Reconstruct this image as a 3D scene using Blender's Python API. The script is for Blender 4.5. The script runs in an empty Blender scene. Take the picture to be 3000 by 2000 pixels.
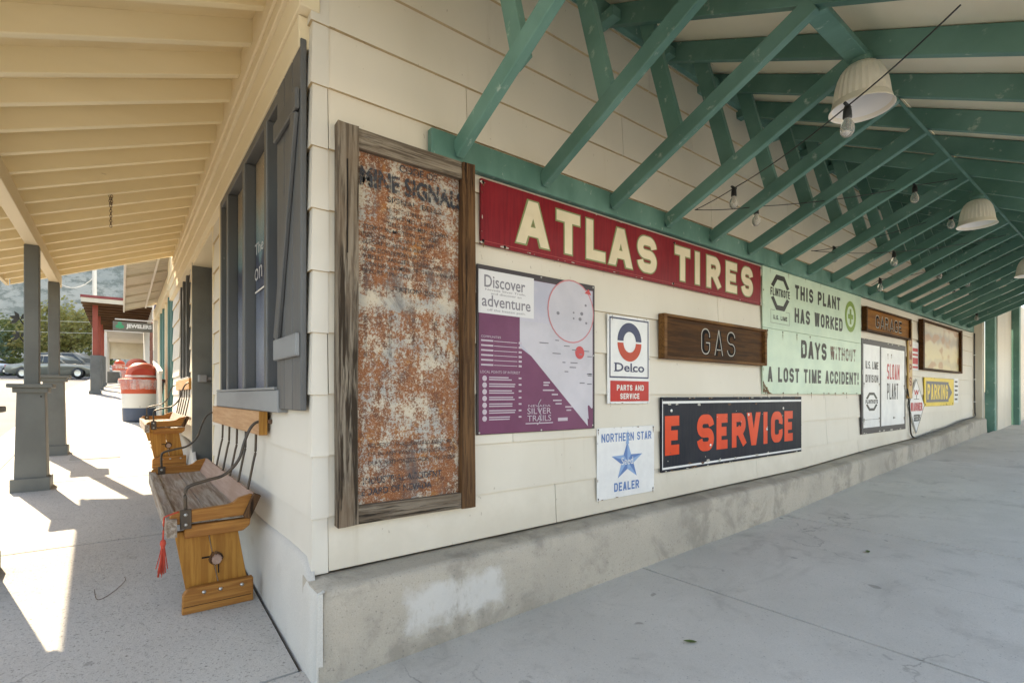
import bpy, bmesh, math, random
from mathutils import Vector, Matrix, noise
R = math.radians
rnd = random.Random(7)
sc = bpy.context.scene
COL = sc.collection

# ------------------------------------------------------------------ camera, sky, sun, exposure
CAMX, CAMY, CAMZ = -0.6665, -2.264, 1.33
cam_d = bpy.data.cameras.new('camera'); cam = bpy.data.objects.new('camera', cam_d); COL.objects.link(cam)
cam.location = (CAMX, CAMY, CAMZ)
cam.rotation_euler = (R(90), 0, R(52.33 - 90))
cam_d.sensor_width = 36; cam_d.lens = 36 * 1482 / 3000; cam_d.shift_y = 157 / 3000
cam_d.clip_start = 0.02; cam_d.clip_end = 5000
sc.camera = cam
SUN_AZ, SUN_EL = 106.0, 36.5
w = bpy.data.worlds.new('World'); sc.world = w; w.use_nodes = True
nt = w.node_tree; bg = nt.nodes['Background']
sky = nt.nodes.new('ShaderNodeTexSky'); sky.sky_type = 'NISHITA'; sky.sun_disc = False
sky.sun_elevation = R(SUN_EL); sky.sun_rotation = R(90 - SUN_AZ); sky.altitude = 1800; sky.air_density = 1.0; sky.dust_density = 4.0; sky.ozone_density = 0.4
nt.links.new(sky.outputs[0], bg.inputs[0]); bg.inputs[1].default_value = 0.15
sd = bpy.data.lights.new('sun', 'SUN'); so = bpy.data.objects.new('sun', sd); COL.objects.link(so)
sd.energy = 3.2; sd.angle = R(0.5); sd.color = (1.0, 0.95, 0.87)
d2s = Vector((math.cos(R(SUN_EL)) * math.cos(R(SUN_AZ)), math.cos(R(SUN_EL)) * math.sin(R(SUN_AZ)), math.sin(R(SUN_EL))))
so.rotation_euler = (-d2s).to_track_quat('-Z', 'Y').to_euler(); so.location = (0, 0, 30)
vs = sc.view_settings; vs.view_transform = 'Standard'; vs.look = 'None'; vs.gamma = 1; vs.exposure = 2.2; vs.use_curve_mapping = False; vs.use_white_balance = True; vs.white_balance_temperature = 8700; vs.white_balance_tint = 10
sc.render.engine = 'CYCLES'
cy = sc.cycles; cy.max_bounces = 10; cy.diffuse_bounces = 6; cy.glossy_bounces = 3; cy.transmission_bounces = 6; cy.transparent_max_bounces = 12
cy.use_denoising = True; cy.sample_clamp_indirect = 6; cy.caustics_reflective = False; cy.caustics_refractive = False

# ------------------------------------------------------------------ materials
def lnk(t, a, b): t.links.new(a, b)
def new_mat(name):
    m = bpy.data.materials.new(name); m.use_nodes = True
    t = m.node_tree; b = t.nodes['Principled BSDF']
    return m, t, b
def coords(t, scale=(1, 1, 1), kind='Object'):
    tc = t.nodes.new('ShaderNodeTexCoord'); mp = t.nodes.new('ShaderNodeMapping'); mp.inputs['Scale'].default_value = scale
    lnk(t, tc.outputs[kind], mp.inputs[0]); return mp.outputs[0]
def nz(t, co, scale, detail=5, rough=.55, dist=0):
    n = t.nodes.new('ShaderNodeTexNoise'); n.inputs['Scale'].default_value = scale; n.inputs['Detail'].default_value = detail
    n.inputs['Roughness'].default_value = rough; n.inputs['Distortion'].default_value = dist
    lnk(t, co, n.inputs['Vector']); return n.outputs[0]
def ramp(t, v, a, b):
    r = t.nodes.new('ShaderNodeMapRange'); r.inputs[1].default_value = a; r.inputs[2].default_value = b; r.clamp = True
    r.interpolation_type = 'SMOOTHSTEP'; lnk(t, v, r.inputs[0]); return r.outputs[0]
def mixc(t, fac, a, b, mode='MIX'):
    x = t.nodes.new('ShaderNodeMix'); x.data_type = 'RGBA'; x.blend_type = mode
    if isinstance(fac, (int, float)): x.inputs[0].default_value = fac
    else: lnk(t, fac, x.inputs[0])
    for i, c in ((6, a), (7, b)):
        if isinstance(c, tuple): x.inputs[i].default_value = (*c, 1) if len(c) == 3 else c
        else: lnk(t, c, x.inputs[i])
    return x.outputs[2]
def mth(t, op, a, b=None):
    x = t.nodes.new('ShaderNodeMath'); x.operation = op
    for i, c in ((0, a), (1, b)):
        if c is None: continue
        if isinstance(c, (int, float)): x.inputs[i].default_value = c
        else: lnk(t, c, x.inputs[i])
    return x.outputs[0]
def bump(t, b, h, strength, dist=.01):
    n = t.nodes.new('ShaderNodeBump'); n.inputs['Strength'].default_value = strength; n.inputs['Distance'].default_value = dist
    lnk(t, h, n.inputs['Height']); lnk(t, n.outputs[0], b.inputs['Normal'])
def objvar(t, col, amt):
    oi = t.nodes.new('ShaderNodeObjectInfo'); r = t.nodes.new('ShaderNodeMapRange')
    r.inputs[3].default_value = 1 - amt; r.inputs[4].default_value = 1 + amt; lnk(t, oi.outputs['Random'], r.inputs[0])
    h = t.nodes.new('ShaderNodeVectorMath'); h.operation = 'SCALE'; lnk(t, col, h.inputs[0]); lnk(t, r.outputs[0], h.inputs['Scale'])
    return h.outputs[0]
def paint(name, c1, c2=None, c3=None, sc1=3, stretch=(1, 1, 1), rough=.6, chip=(.66, .72), csc=14, bmp=.15, bsc=60, var=.03, metal=0, bstretch=None, spec=.4, grime=0):
    """painted / plain surface: c1-c2 slow mottling, c3 chips or dirt, fine bump"""
    m, t, b = new_mat(name)
    co = coords(t, stretch)
    c2 = c2 or tuple(x * .86 for x in c1)
    col = mixc(t, ramp(t, nz(t, co, sc1, 6), .35, .68), c1, c2)
    if c3:
        col = mixc(t, ramp(t, nz(t, co, csc, 8, .65), *chip), col, c3)
    if grime:
        tc = t.nodes.new('ShaderNodeTexCoord'); sp = t.nodes.new('ShaderNodeSeparateXYZ'); lnk(t, tc.outputs['Object'], sp.inputs[0])
        g0 = ramp(t, mth(t, 'ADD', sp.outputs[2], mth(t, 'MULTIPLY', nz(t, coords(t), 5, 6, .7), .5)), 1.12, .80)
        col = mixc(t, mth(t, 'MULTIPLY', g0, .30), col, (.40, .34, .26))
        rn = ramp(t, nz(t, coords(t, (1, 1, .05)), 9, 6, .7), .58, .74); col = mixc(t, mth(t, 'MULTIPLY', rn, .28), col, (.45, .38, .28))
        sc_ = ramp(t, nz(t, coords(t, (1, 1, .5)), 55, 2, .5), .735, .76); col = mixc(t, mth(t, 'MULTIPLY', sc_, .6), col, (.34, .28, .21))
    if var: col = objvar(t, col, var)
    lnk(t, col, b.inputs['Base Color']); b.inputs['Roughness'].default_value = rough; b.inputs['Metallic'].default_value = metal
    b.inputs['Specular IOR Level'].default_value = spec
    if bmp: bump(t, b, nz(t, coords(t, bstretch or stretch), bsc, 6, .6), bmp, .004)
    return m
def wood(name, c1, c2, c3, axis='z', fine=90, rough=.65, bmp=.35, crack=.62, var=.06, spec=.25, ckd=.22):
    """wood grain running along an axis"""
    m, t, b = new_mat(name)
    st = {'x': (.05, 1, 1), 'y': (1, .05, 1), 'z': (1, 1, .05)}[axis]
    st2 = tuple(.3 if s != 1 else 1 for s in st)
    co = coords(t, st)
    g = nz(t, co, fine, 8, .7, .6)
    col = mixc(t, ramp(t, g, .40, .60), c1, c2)
    big = nz(t, coords(t, st2), 6, 5)
    col = mixc(t, mth(t, 'MULTIPLY', ramp(t, big, .45, .7), .75), col, c3)
    ck = ramp(t, nz(t, co, fine * .35, 5, .7, .3), crack, crack + .06)
    col = mixc(t, ck, col, tuple(x * ckd for x in c3))
    if var: col = objvar(t, col, var)
    lnk(t, col, b.inputs['Base Color']); b.inputs['Roughness'].default_value = rough; b.inputs['Specular IOR Level'].default_value = spec
    h = mth(t, 'SUBTRACT', g, mth(t, 'MULTIPLY', ck, .8)); bump(t, b, h, bmp, .006)
    return m
def plain(name, c, rough=.5, metal=0, spec=.5, emis=None):
    m, t, b = new_mat(name); b.inputs['Base Color'].default_value = (*c, 1); b.inputs['Roughness'].default_value = rough
    b.inputs['Metallic'].default_value = metal; b.inputs['Specular IOR Level'].default_value = spec
    return m
def concrete(name, c1, c2, dark, speck=(.08, .075, .07), rough=.85, bmp=.5, spk=.7, stain=(.6, .72), patch=None, var=.04, cracks=0):
    m, t, b = new_mat(name)
    co = coords(t)
    col = mixc(t, ramp(t, nz(t, co, 1.3, 8, .6), .32, .7), c1, c2)
    col = mixc(t, mth(t, 'MULTIPLY', ramp(t, nz(t, co, 3.1, 9, .68, .4), *stain), .55), col, dark)
    fine = nz(t, co, 170, 3, .6)
    col = mixc(t, mth(t, 'MULTIPLY', ramp(t, fine, .3, .72), .28), col, tuple(x * .55 for x in c1))
    col = mixc(t, mth(t, 'MULTIPLY', ramp(t, nz(t, co, 42, 4, .7), spk, spk + .07), .7), col, speck)
    col = mixc(t, mth(t, 'MULTIPLY', ramp(t, nz(t, co, 75, 3, .7), spk - .06, spk + .02), .5), col, tuple(x * 1.8 for x in speck))
    if cracks:
        wv = t.nodes.new('ShaderNodeVectorMath'); wv.operation = 'ADD'; nn = t.nodes.new('ShaderNodeTexNoise'); nn.inputs['Scale'].default_value = 3; nn.inputs['Detail'].default_value = 6; lnk(t, co, nn.inputs['Vector'])
        sc_ = t.nodes.new('ShaderNodeVectorMath'); sc_.operation = 'SCALE'; sc_.inputs['Scale'].default_value = .35; lnk(t, nn.outputs['Color'], sc_.inputs[0]); lnk(t, co, wv.inputs[0]); lnk(t, sc_.outputs[0], wv.inputs[1])
        vo = t.nodes.new('ShaderNodeTexVoronoi'); vo.feature = 'DISTANCE_TO_EDGE'; vo.inputs['Scale'].default_value = cracks; lnk(t, wv.outputs[0], vo.inputs['Vector'])
        ckm = mth(t, 'MULTIPLY', ramp(t, vo.outputs['Distance'], .0025, .0003), ramp(t, nz(t, co, .8, 3), .56, .66)); col = mixc(t, mth(t, 'MULTIPLY', ckm, .5), col, tuple(x * .4 for x in dark))
        st_ = ramp(t, nz(t, coords(t, (.35, 1.2, 1)), 1.5, 6, .6, .8), .60, .74); col = mixc(t, mth(t, 'MULTIPLY', st_, .35), col, tuple(x * .8 for x in dark))
        sp_ = ramp(t, nz(t, co, 6.5, 2, .5), .72, .76); col = mixc(t, mth(t, 'MULTIPLY', sp_, .55), col, tuple(x * .5 for x in dark))
    if patch: col = patch(t, col)
    if var: col = objvar(t, col, var)
    lnk(t, col, b.inputs['Base Color']); b.inputs['Roughness'].default_value = rough; b.inputs['Specular IOR Level'].default_value = .25
    h = mth(t, 'ADD', mth(t, 'MULTIPLY', fine, .5), nz(t, co, 25, 6, .65)); bump(t, b, h, bmp, .004)
    return m

M = {}
M['siding'] = paint('siding_cream', (.70, .65, .56), (.645, .595, .505), (.42, .35, .25), sc1=1.2, stretch=(1, 1, .45), rough=.55, chip=(.69, .79), csc=18, bmp=.1, bsc=18, var=.03, grime=1)
M['siding_left'] = paint('siding_cream_street', (.67, .64, .575), (.615, .58, .515), (.42, .36, .28), sc1=1.5, rough=.55, chip=(.72, .8), csc=20, bmp=.12, bsc=20, var=.02)
M['lip'] = paint('lap_shadow_edge', (.52, .41, .26), (.42, .32, .19), rough=.9, bmp=.2)  # bare edge tone that also paints the shadow line under each lap
M['canopy'] = paint('canopy_cream', (.85, .755, .54), (.79, .69, .47), (.36, .27, .15), sc1=2.2, stretch=(.18, 1, 1), rough=.6, chip=(.69, .75), csc=20, bmp=.22, bsc=26, var=.04)
M['deck'] = paint('deck_cream', (.82, .70, .48), (.76, .635, .41), (.42, .31, .17), sc1=2, stretch=(.2, 1, 1), rough=.65, chip=(.7, .78), csc=12, bmp=.2, bsc=22, var=.02)
M['trim'] = paint('trim_cream', (.76, .66, .48), (.70, .60, .42), (.40, .32, .2), sc1=2, stretch=(1, .25, 1), rough=.55, chip=(.7, .77), csc=18, bmp=.15, bsc=30, var=.03)
M['green'] = paint('truss_green', (.078, .195, .158), (.135, .285, .24), (.36, .46, .40), sc1=6, stretch=(.6, .3, .3), rough=.55, chip=(.60, .72), csc=40, bmp=.35, bsc=60, var=.10)
M['roofpanel'] = paint('roof_panel_cream', (.90, .825, .66), (.86, .78, .60), (.45, .36, .24), sc1=2.2, stretch=(.4, 1, 1), rough=.7, chip=(.68, .75), csc=16, bmp=.2, bsc=40, var=.03)
M['greypaint'] = paint('window_grey', (.105, .110, .114), (.08, .084, .087), (.25, .25, .24), sc1=4, stretch=(1, 1, .2), rough=.5, chip=(.69, .75), csc=30, bmp=.3, bsc=40, var=.05)
M['greypaint_lt'] = paint('sill_grey', (.25, .265, .275), (.20, .21, .22), (.12, .12, .12), sc1=4, stretch=(1, .3, 1), rough=.6, chip=(.69, .75), csc=24, bmp=.3, bsc=40, var=.04)
M['postpaint'] = paint('post_grey', (.145, .155, .15), (.115, .122, .118), (.07, .07, .065), sc1=3, rough=.55, chip=(.68, .76), csc=14, bmp=.2, bsc=40, var=.03)
M['dark'] = plain('dark_interior', (.018, .016, .015), .9, spec=.1)
M['black'] = plain('black_plastic', (.015, .015, .015), .45)
M['iron'] = paint('iron_rod', (.07, .062, .055), (.10, .075, .055), (.13, .07, .04), sc1=12, rough=.45, chip=(.62, .7), csc=40, bmp=.2, metal=.6)
M['rustiron'] = paint('rusty_iron', (.16, .085, .05), (.09, .06, .045), (.24, .12, .06), sc1=30, rough=.8, bmp=.3, metal=.2)
M['steel'] = plain('steel', (.55, .54, .52), .35, .9)
M['wood_grey_v'] = wood('weathered_wood_v', (.27, .225, .175), (.10, .075, .055), (.19, .13, .085), 'z', 55, .85, 1, .555)
M['wood_grey_h'] = wood('weathered_wood_h', (.27, .225, .175), (.10, .075, .055), (.16, .115, .08), 'x', 55, .85, 1, .55)
M['wood_brown_v'] = wood('brown_weathered_wood', (.165, .085, .038), (.07, .034, .016), (.10, .048, .022), 'z', 60, .8, .9, .57)
M['oak'] = wood('varnished_oak', (.43, .205, .045), (.31, .13, .025), (.22, .085, .018), 'z', 45, .45, .3, .66, ckd=.4)
M['oak_x'] = wood('varnished_oak_x', (.42, .19, .05), (.29, .115, .028), (.21, .08, .024), 'x', 45, .55, .4, .64)
M['oak_y'] = wood('pale_oak_y', (.52, .31, .17), (.44, .24, .12), (.36, .18, .085), 'y', 60, .6, .25, .74)
M['seat_wood'] = wood('worn_seat_wood', (.40, .355, .31), (.22, .165, .125), (.28, .185, .13), 'y', 36, .85, .8, .60)
M['seatback_wood'] = wood('pinkish_seat_wood', (.42, .29, .235), (.36, .235, .185), (.32, .2, .15), 'y', 50, .6, .3, .72)
M['walnut'] = wood('varnished_sign_wood', (.095, .038, .010), (.048, .019, .006), (.03, .013, .005), 'x', 40, .6, .3, .68, spec=.12)
M['walnut_edge'] = wood('sign_wood_edge', (.21, .10, .035), (.12, .052, .018), (.09, .04, .017), 'x', 50, .6, .3, .66, spec=.15)
M['garagewood'] = wood('orange_sign_wood', (.29, .115, .018), (.19, .068, .011), (.12, .042, .008), 'x', 40, .6, .3, .7, spec=.12)
M['side_conc'] = concrete('sidewalk_concrete', (.54, .52, .485), (.47, .45, .42), (.32, .30, .27), spk=.62, bmp=1.0, cracks=.4)
M['drive_conc'] = concrete('driveway_concrete', (.66, .62, .565), (.56, .525, .475), (.37, .34, .305), spk=.68, bmp=.4, rough=.8, stain=(.52, .70), cracks=.5)
def cpatch(t, col):
    tc = t.nodes.new('ShaderNodeTexCoord'); sp = t.nodes.new('ShaderNodeSeparateXYZ')
    wob = nz(t, coords(t), 9, 6, .65); v = t.nodes.new('ShaderNodeVectorMath'); v.operation = 'ADD'
    cmb = t.nodes.new('ShaderNodeCombineXYZ')
    d = mth(t, 'MULTIPLY', mth(t, 'SUBTRACT', wob, .5), .2)
    for i in range(3): lnk(t, d, cmb.inputs[i])
    lnk(t, tc.outputs['Object'], v.inputs[0]); lnk(t, cmb.outputs[0], v.inputs[1]); lnk(t, v.outputs[0], sp.inputs[0])
    ax = mth(t, 'SUBTRACT', .27, mth(t, 'ABSOLUTE', mth(t, 'SUBTRACT', sp.outputs[0], .6)))
    az = mth(t, 'SUBTRACT', .10, mth(t, 'ABSOLUTE', mth(t, 'SUBTRACT', sp.outputs[2], .37)))
    mk = ramp(t, mth(t, 'MINIMUM', ax, az), -.03, .05)
    mk = mth(t, 'MULTIPLY', mk, ramp(t, nz(t, coords(t, (1, 1, .4)), 22, 6, .75), .22, .52))
    return mixc(t, mth(t, 'MULTIPLY', mk, .75), col, (.60, .585, .56))
M['curb_conc'] = concrete('foundation_concrete', (.50, .445, .37), (.40, .36, .305), (.21, .19, .16), spk=.66, bmp=.9, patch=cpatch, stain=(.46, .62), var=0)
M['plaster'] = concrete('plaster_white', (.62, .60, .555), (.55, .53, .50), (.42, .39, .34), spk=.74, bmp=.35, stain=(.6, .75), var=0)
M['asphalt'] = concrete('road_asphalt', (.20, .19, .18), (.16, .155, .15), (.11, .105, .10), bmp=.6)
M['soil'] = concrete('dry_ground', (.22, .19, .14), (.17, .16, .10), (.12, .11, .07), bmp=.5)

def rust_mat():
    m, t, b = new_mat('rusted_enamel')
    co = coords(t)
    base = mixc(t, ramp(t, nz(t, co, 9, 5), .35, .65), (.56, .49, .39), (.36, .355, .335))
    fine = nz(t, co, 110, 5, .8); mid = nz(t, co, 26, 8, .8); bigs = nz(t, coords(t, (1, 1, .5)), 6, 6, .65)
    tc = t.nodes.new('ShaderNodeTexCoord'); sp = t.nodes.new('ShaderNodeSeparateXYZ'); lnk(t, tc.outputs['Object'], sp.inputs[0])
    zz = mth(t, 'ADD', sp.outputs[2], mth(t, 'MULTIPLY', mth(t, 'SUBTRACT', mid, .5), .10))
    band = mth(t, 'MULTIPLY', ramp(t, mth(t, 'ABSOLUTE', mth(t, 'SUBTRACT', zz, 1.765 - .755)), .06, .0), ramp(t, nz(t, coords(t, (1, 1, .3)), 8, 4), .3, .6))      # bare pale band across the middle
    low = mth(t, 'MULTIPLY', ramp(t, mth(t, 'ABSOLUTE', mth(t, 'SUBTRACT', zz, 1.60 - .755)), .17, .03), .07)
    k = mth(t, 'ADD', mth(t, 'MULTIPLY', bigs, .55), mth(t, 'MULTIPLY', mid, .55))
    k = mth(t, 'ADD', k, mth(t, 'MULTIPLY', fine, .75))
    k = mth(t, 'SUBTRACT', k, mth(t, 'ADD', mth(t, 'MULTIPLY', band, .17), low))
    k = mth(t, 'ADD', k, mth(t, 'MULTIPLY', mth(t, 'SUBTRACT', nz(t, coords(t, (1, 1, .07)), 42, 4, .6), .5), .22))
    rust = ramp(t, k, .845, .93)
    rcol = mixc(t, ramp(t, nz(t, co, 11, 8, .78), .45, .64), (.275, .105, .048), (.13, .058, .04))
    rcol = mixc(t, ramp(t, nz(t, co, 7, 7, .75, .5), .55, .64), rcol, (.36, .15, .05))
    col = mixc(t, rust, base, rcol)
    col = mixc(t, mth(t, 'MULTIPLY', ramp(t, nz(t, co, 170, 3, .8), .57, .64), .75), col, (.56, .46, .33))
    col = mixc(t, mth(t, 'MULTIPLY', ramp(t, nz(t, co, 130, 4, .8), .58, .66), .4), col, (.09, .045, .03))
    col = mixc(t, mth(t, 'MULTIPLY', ramp(t, nz(t, coords(t, (1, 1, .6)), 4.2, 7, .75, 1), .54, .66), .65), col, (.115, .105, .105))
    lnk(t, col, b.inputs['Base Color']); b.inputs['Roughness'].default_value = .8; b.inputs['Specular IOR Level'].default_value = .2
    bump(t, b, mth(t, 'ADD', mid, mth(t, 'MULTIPLY', fine, .5)), .5, .003)
    return m
M['rust'] = rust_mat()
def worn_letter(name, c, lo=.42, hi=.5, scale=60, rough=.6):
    m, t, b = new_mat(name); b.inputs['Base Color'].default_value = (*c, 1); b.inputs['Roughness'].default_value = rough
    a = mth(t, 'SUBTRACT', 1.0, ramp(t, nz(t, coords(t), scale, 6, .75), lo, hi))
    lnk(t, a, b.inputs['Alpha']); return m
M['mine_letter'] = worn_letter('worn_black_paint', (.03, .034, .045), .49, .58, 40)
M['mine_small'] = worn_letter('worn_small_paint', (.03, .03, .034), .50, .58, 60)
def enamel(name, c, c2=None, chip=None, thr=(.70, .73), rough=.3, streak=True, csc=9):
    m, t, b = new_mat(name)
    c2 = c2 or tuple(x * .8 for x in c)
    col = mixc(t, ramp(t, nz(t, coords(t, (1, 1, .06 if streak else 1)), 55 if streak else 4, 4, .7), .38, .68), c, c2)
    col = mixc(t, mth(t, 'MULTIPLY', ramp(t, nz(t, coords(t), 2.3, 6), .4, .75), .35), col, tuple(min(1, x * 1.25 + .03) for x in c))
    if chip: col = mixc(t, ramp(t, nz(t, coords(t), csc, 8, .7), *thr), col, chip)
    lnk(t, col, b.inputs['Base Color']); b.inputs['Roughness'].default_value = max(rough, .38); b.inputs['Specular IOR Level'].default_value = .22
    bump(t, b, nz(t, coords(t), 7, 4), .08, .01)
    return m
M['red_enamel'] = enamel('atlas_red', (.24, .012, .02), (.165, .008, .015), (.05, .02, .018), (.735, .76))
M['cream_letter'] = enamel('cream_letter', (.72, .63, .46), (.65, .56, .40), None, streak=False)
M['green_outline'] = plain('letter_outline_green', (.20, .24, .10), .5)
M['white_enamel'] = enamel('white_enamel', (.74, .74, .73), (.66, .66, .66), (.32, .24, .18), (.76, .79), streak=False)
M['navy'] = enamel('navy_enamel', (.05, .055, .115), (.04, .045, .09), None, streak=False)
M['delco_red'] = enamel('delco_red', (.52, .025, .02), (.45, .02, .018), None, streak=False)
M['delco_red2'] = enamel('delco_orange_red', (.52, .055, .022), None, None, streak=False)
M['black_enamel'] = enamel('black_enamel', (.016, .019, .03), (.026, .028, .034), (.30, .29, .27), (.755, .77), rough=.45, csc=16); M['black_enamel'].node_tree.nodes['Principled BSDF'].inputs['Specular IOR Level'].default_value = .08
M['orange_red'] = enamel('service_red', (.72, .055, .008), (.64, .045, .008), None, streak=False)
M['mint'] = enamel('mint_enamel', (.52, .64, .50), (.46, .59, .47), (.42, .34, .24), (.755, .785), rough=.35, streak=False, csc=6)
M['dk_letter'] = plain('dark_letter', (.022, .02, .018), .5)
M['dk_letter_worn'] = worn_letter('faded_dark_letter', (.05, .04, .035), .56, .66, 18)
M['rust_letter_worn'] = worn_letter('faded_rusty_letter', (.16, .09, .07), .47, .58, 22)
M['safety_green'] = plain('safety_green', (.16, .27, .03), .5)
M['blue_print'] = worn_letter('faded_blue_print', (.09, .19, .42), .62, .7, 30)
M['blue_print2'] = worn_letter('faded_blue_print_light', (.22, .36, .58), .62, .7, 30)
M['purple'] = enamel('map_purple', (.165, .045, .105), (.145, .04, .092), None, streak=False, rough=.4)
M['map_white'] = enamel('map_white', (.52, .50, .545), (.47, .455, .50), None, streak=False, rough=.4)
M['map_pale'] = enamel('map_pale_blue', (.42, .42, .50), (.50, .48, .54), None, streak=False, rough=.4)
M['map_grey'] = plain('map_grey_print', (.20, .19, .22), .6)
M['map_lite'] = plain('map_light_print', (.50, .42, .48), .6)
M['map_dark'] = plain('map_black_edge', (.035, .025, .03), .5)
M['red_print'] = plain('red_print', (.55, .07, .075), .6)
M['yellow'] = enamel('parking_yellow', (.72, .50, .03), (.64, .44, .03), (.25, .18, .05), (.74, .77), streak=False)
M['pumps'] = enamel('pumps_ochre', (.50, .30, .10), (.42, .24, .08), None, streak=False)
M['pumps_letter'] = plain('pumps_letter', (.25, .05, .03), .6)
M['white_letter'] = plain('white_letter', (.72, .70, .66), .6)
M['routed_glint'] = plain('routed_highlight', (.42, .39, .35), .7)
M['lampshade'] = paint('lamp_cream', (.78, .74, .64), (.73, .68, .58), None, sc1=6, rough=.35, bmp=.05, var=.02)
M['soft_white'] = plain('soft_white_print', (.48, .48, .50), .6)
M['lampwhite'] = plain('lamp_white', (.8, .8, .79), .35)
m, t, b = new_mat('bulb_glass'); b.inputs['Base Color'].default_value = (.95, .93, .88, 1); b.inputs['Roughness'].default_value = .08
b.inputs['Transmission Weight'].default_value = .75; b.inputs['IOR'].default_value = 1.25; M['bulb'] = m
def glass_mat(name, tint=(.5, .52, .55), k=.12):
    m = bpy.data.materials.new(name); m.use_nodes = True; t = m.node_tree; t.nodes.clear()
    o = t.nodes.new('ShaderNodeOutputMaterial'); tr = t.nodes.new('ShaderNodeBsdfTransparent'); tr.inputs[0].default_value = (*tint, 1)
    g = t.nodes.new('ShaderNodeBsdfGlossy'); g.inputs['Roughness'].default_value = .03
    fr = t.nodes.new('ShaderNodeLayerWeight'); fr.inputs[0].default_value = .5
    mx = t.nodes.new('ShaderNodeMixShader'); lnk(t, mth(t, 'ADD', mth(t, 'MULTIPLY', mth(t, 'POWER', fr.outputs['Facing'], 5), .45), k), mx.inputs[0]); lnk(t, tr.outputs[0], mx.inputs[1]); lnk(t, g.outputs[0], mx.inputs[2])
    lnk(t, mx.outputs[0], o.inputs[0]); return m
M['glass'] = glass_mat('window_glass', (.93, .94, .95), .02)
M['carglass'] = plain('car_glass', (.02, .022, .025), .06, spec=.7)
def bag_mat():
    m = bpy.data.materials.new('plastic_bag'); m.use_nodes = True; t = m.node_tree; t.nodes.clear()
    o = t.nodes.new('ShaderNodeOutputMaterial'); tr = t.nodes.new('ShaderNodeBsdfTransparent'); df = t.nodes.new('ShaderNodeBsdfDiffuse'); df.inputs[0].default_value = (.75, .75, .74, 1)
    mx = t.nodes.new('ShaderNodeMixShader'); lnk(t, ramp(t, nz(t, coords(t, (1, 1, .4)), 9, 3), .1, 1.1), mx.inputs[0]); lnk(t, tr.outputs[0], mx.inputs[1]); lnk(t, df.outputs[0], mx.inputs[2]); lnk(t, mx.outputs[0], o.inputs[0]); return m
M['bag'] = bag_mat()

# ------------------------------------------------------------------ mesh helpers
def bm_new(): return bmesh.new()
def box(bm, x0, x1, y0, y1, z0, z1, bev=0):
    b2 = bmesh.new() if bev else bm
    vs_ = [b2.verts.new(p) for p in ((x0, y0, z0), (x1, y0, z0), (x1, y1, z0), (x0, y1, z0), (x0, y0, z1), (x1, y0, z1), (x1, y1, z1), (x0, y1, z1))]
    for f in ((3, 2, 1, 0), (4, 5, 6, 7), (0, 1, 5, 4), (1, 2, 6, 5), (2, 3, 7, 6), (3, 0, 4, 7)): b2.faces.new([vs_[i] for i in f])
    if bev:
        bmesh.ops.bevel(b2, geom=b2.edges[:], offset=bev, segments=1, affect='EDGES', clamp_overlap=True); merge(bm, b2)
def merge(bm, b2, mat=None):
    me = bpy.data.meshes.new('tmp'); b2.to_mesh(me); b2.free()
    if mat: me.transform(mat)
    bm.from_mesh(me); bpy.data.meshes.remove(me)
def prism(bm, pts, a, b, axis='y'):
    """polygon pts extruded from a to b along axis; pts are the other two coords in order (x,z)/(y,z)/(x,y)"""
    def P(p, v): return {'y': (p[0], v, p[1]), 'x': (v, p[0], p[1]), 'z': (p[0], p[1], v)}[axis]
    A = [bm.verts.new(P(p, a)) for p in pts]; B = [bm.verts.new(P(p, b)) for p in pts]
    n = len(pts); bm.faces.new(A); bm.faces.new(B[::-1])
    for i in range(n): bm.faces.new((A[i], B[i], B[(i + 1) % n], A[(i + 1) % n]))
def beam(bm, p0, p1, wd, ht, up=(0, 0, 1), bev=0):
    """rectangular bar from p0 to p1; wd across, ht along up"""
    p0, p1, up = Vector(p0), Vector(p1), Vector(up); d = (p1 - p0).normalized(); s = d.cross(up).normalized(); u = s.cross(d)
    L = (p1 - p0).length; b2 = bmesh.new(); box(b2, -wd / 2, wd / 2, 0, L, -ht / 2, ht / 2, bev)
    mt = Matrix((s, d, u)).transposed().to_4x4(); mt.translation = p0; merge(bm, b2, mt)
def smooth_path(pts, n=6):
    pts = [Vector(p) for p in pts]; out = []
    for i in range(len(pts) - 1):
        p0 = pts[max(i - 1, 0)]; p1 = pts[i]; p2 = pts[i + 1]; p3 = pts[min(i + 2, len(pts) - 1)]
        for k in range(n):
            t_ = k / n
            out.append(.5 * ((2 * p1) + (p2 - p0) * t_ + (2 * p0 - 5 * p1 + 4 * p2 - p3) * t_ ** 2 + (3 * p1 - p0 - 3 * p2 + p3) * t_ ** 3))
    return out + [pts[-1]]
def tube(bm, pts, r, n=6, r1=None, caps=True):
    pts = [Vector(p) for p in pts]; rings = []
    for i, p in enumerate(pts):
        d = (pts[min(i + 1, len(pts) - 1)] - pts[max(i - 1, 0)]).normalized()
        a = d.cross(Vector((0, 0, 1)))
        if a.length < .05: a = d.cross(Vector((1, 0, 0)))
        a.normalize(); c = d.cross(a)
        rr = r if r1 is None else r + (r1 - r) * i / max(1, len(pts) - 1)
        rings.append([bm.verts.new(p + (a * math.cos(6.2832 * k / n) + c * math.sin(6.2832 * k / n)) * rr) for k in range(n)])
    for i in range(len(rings) - 1):
        for k in range(n):
            f = bm.faces.new((rings[i][k], rings[i][(k + 1) % n], rings[i + 1][(k + 1) % n], rings[i + 1][k])); f.smooth = True
    if caps: bm.faces.new(rings[0][::-1]); bm.faces.new(rings[-1])
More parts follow.
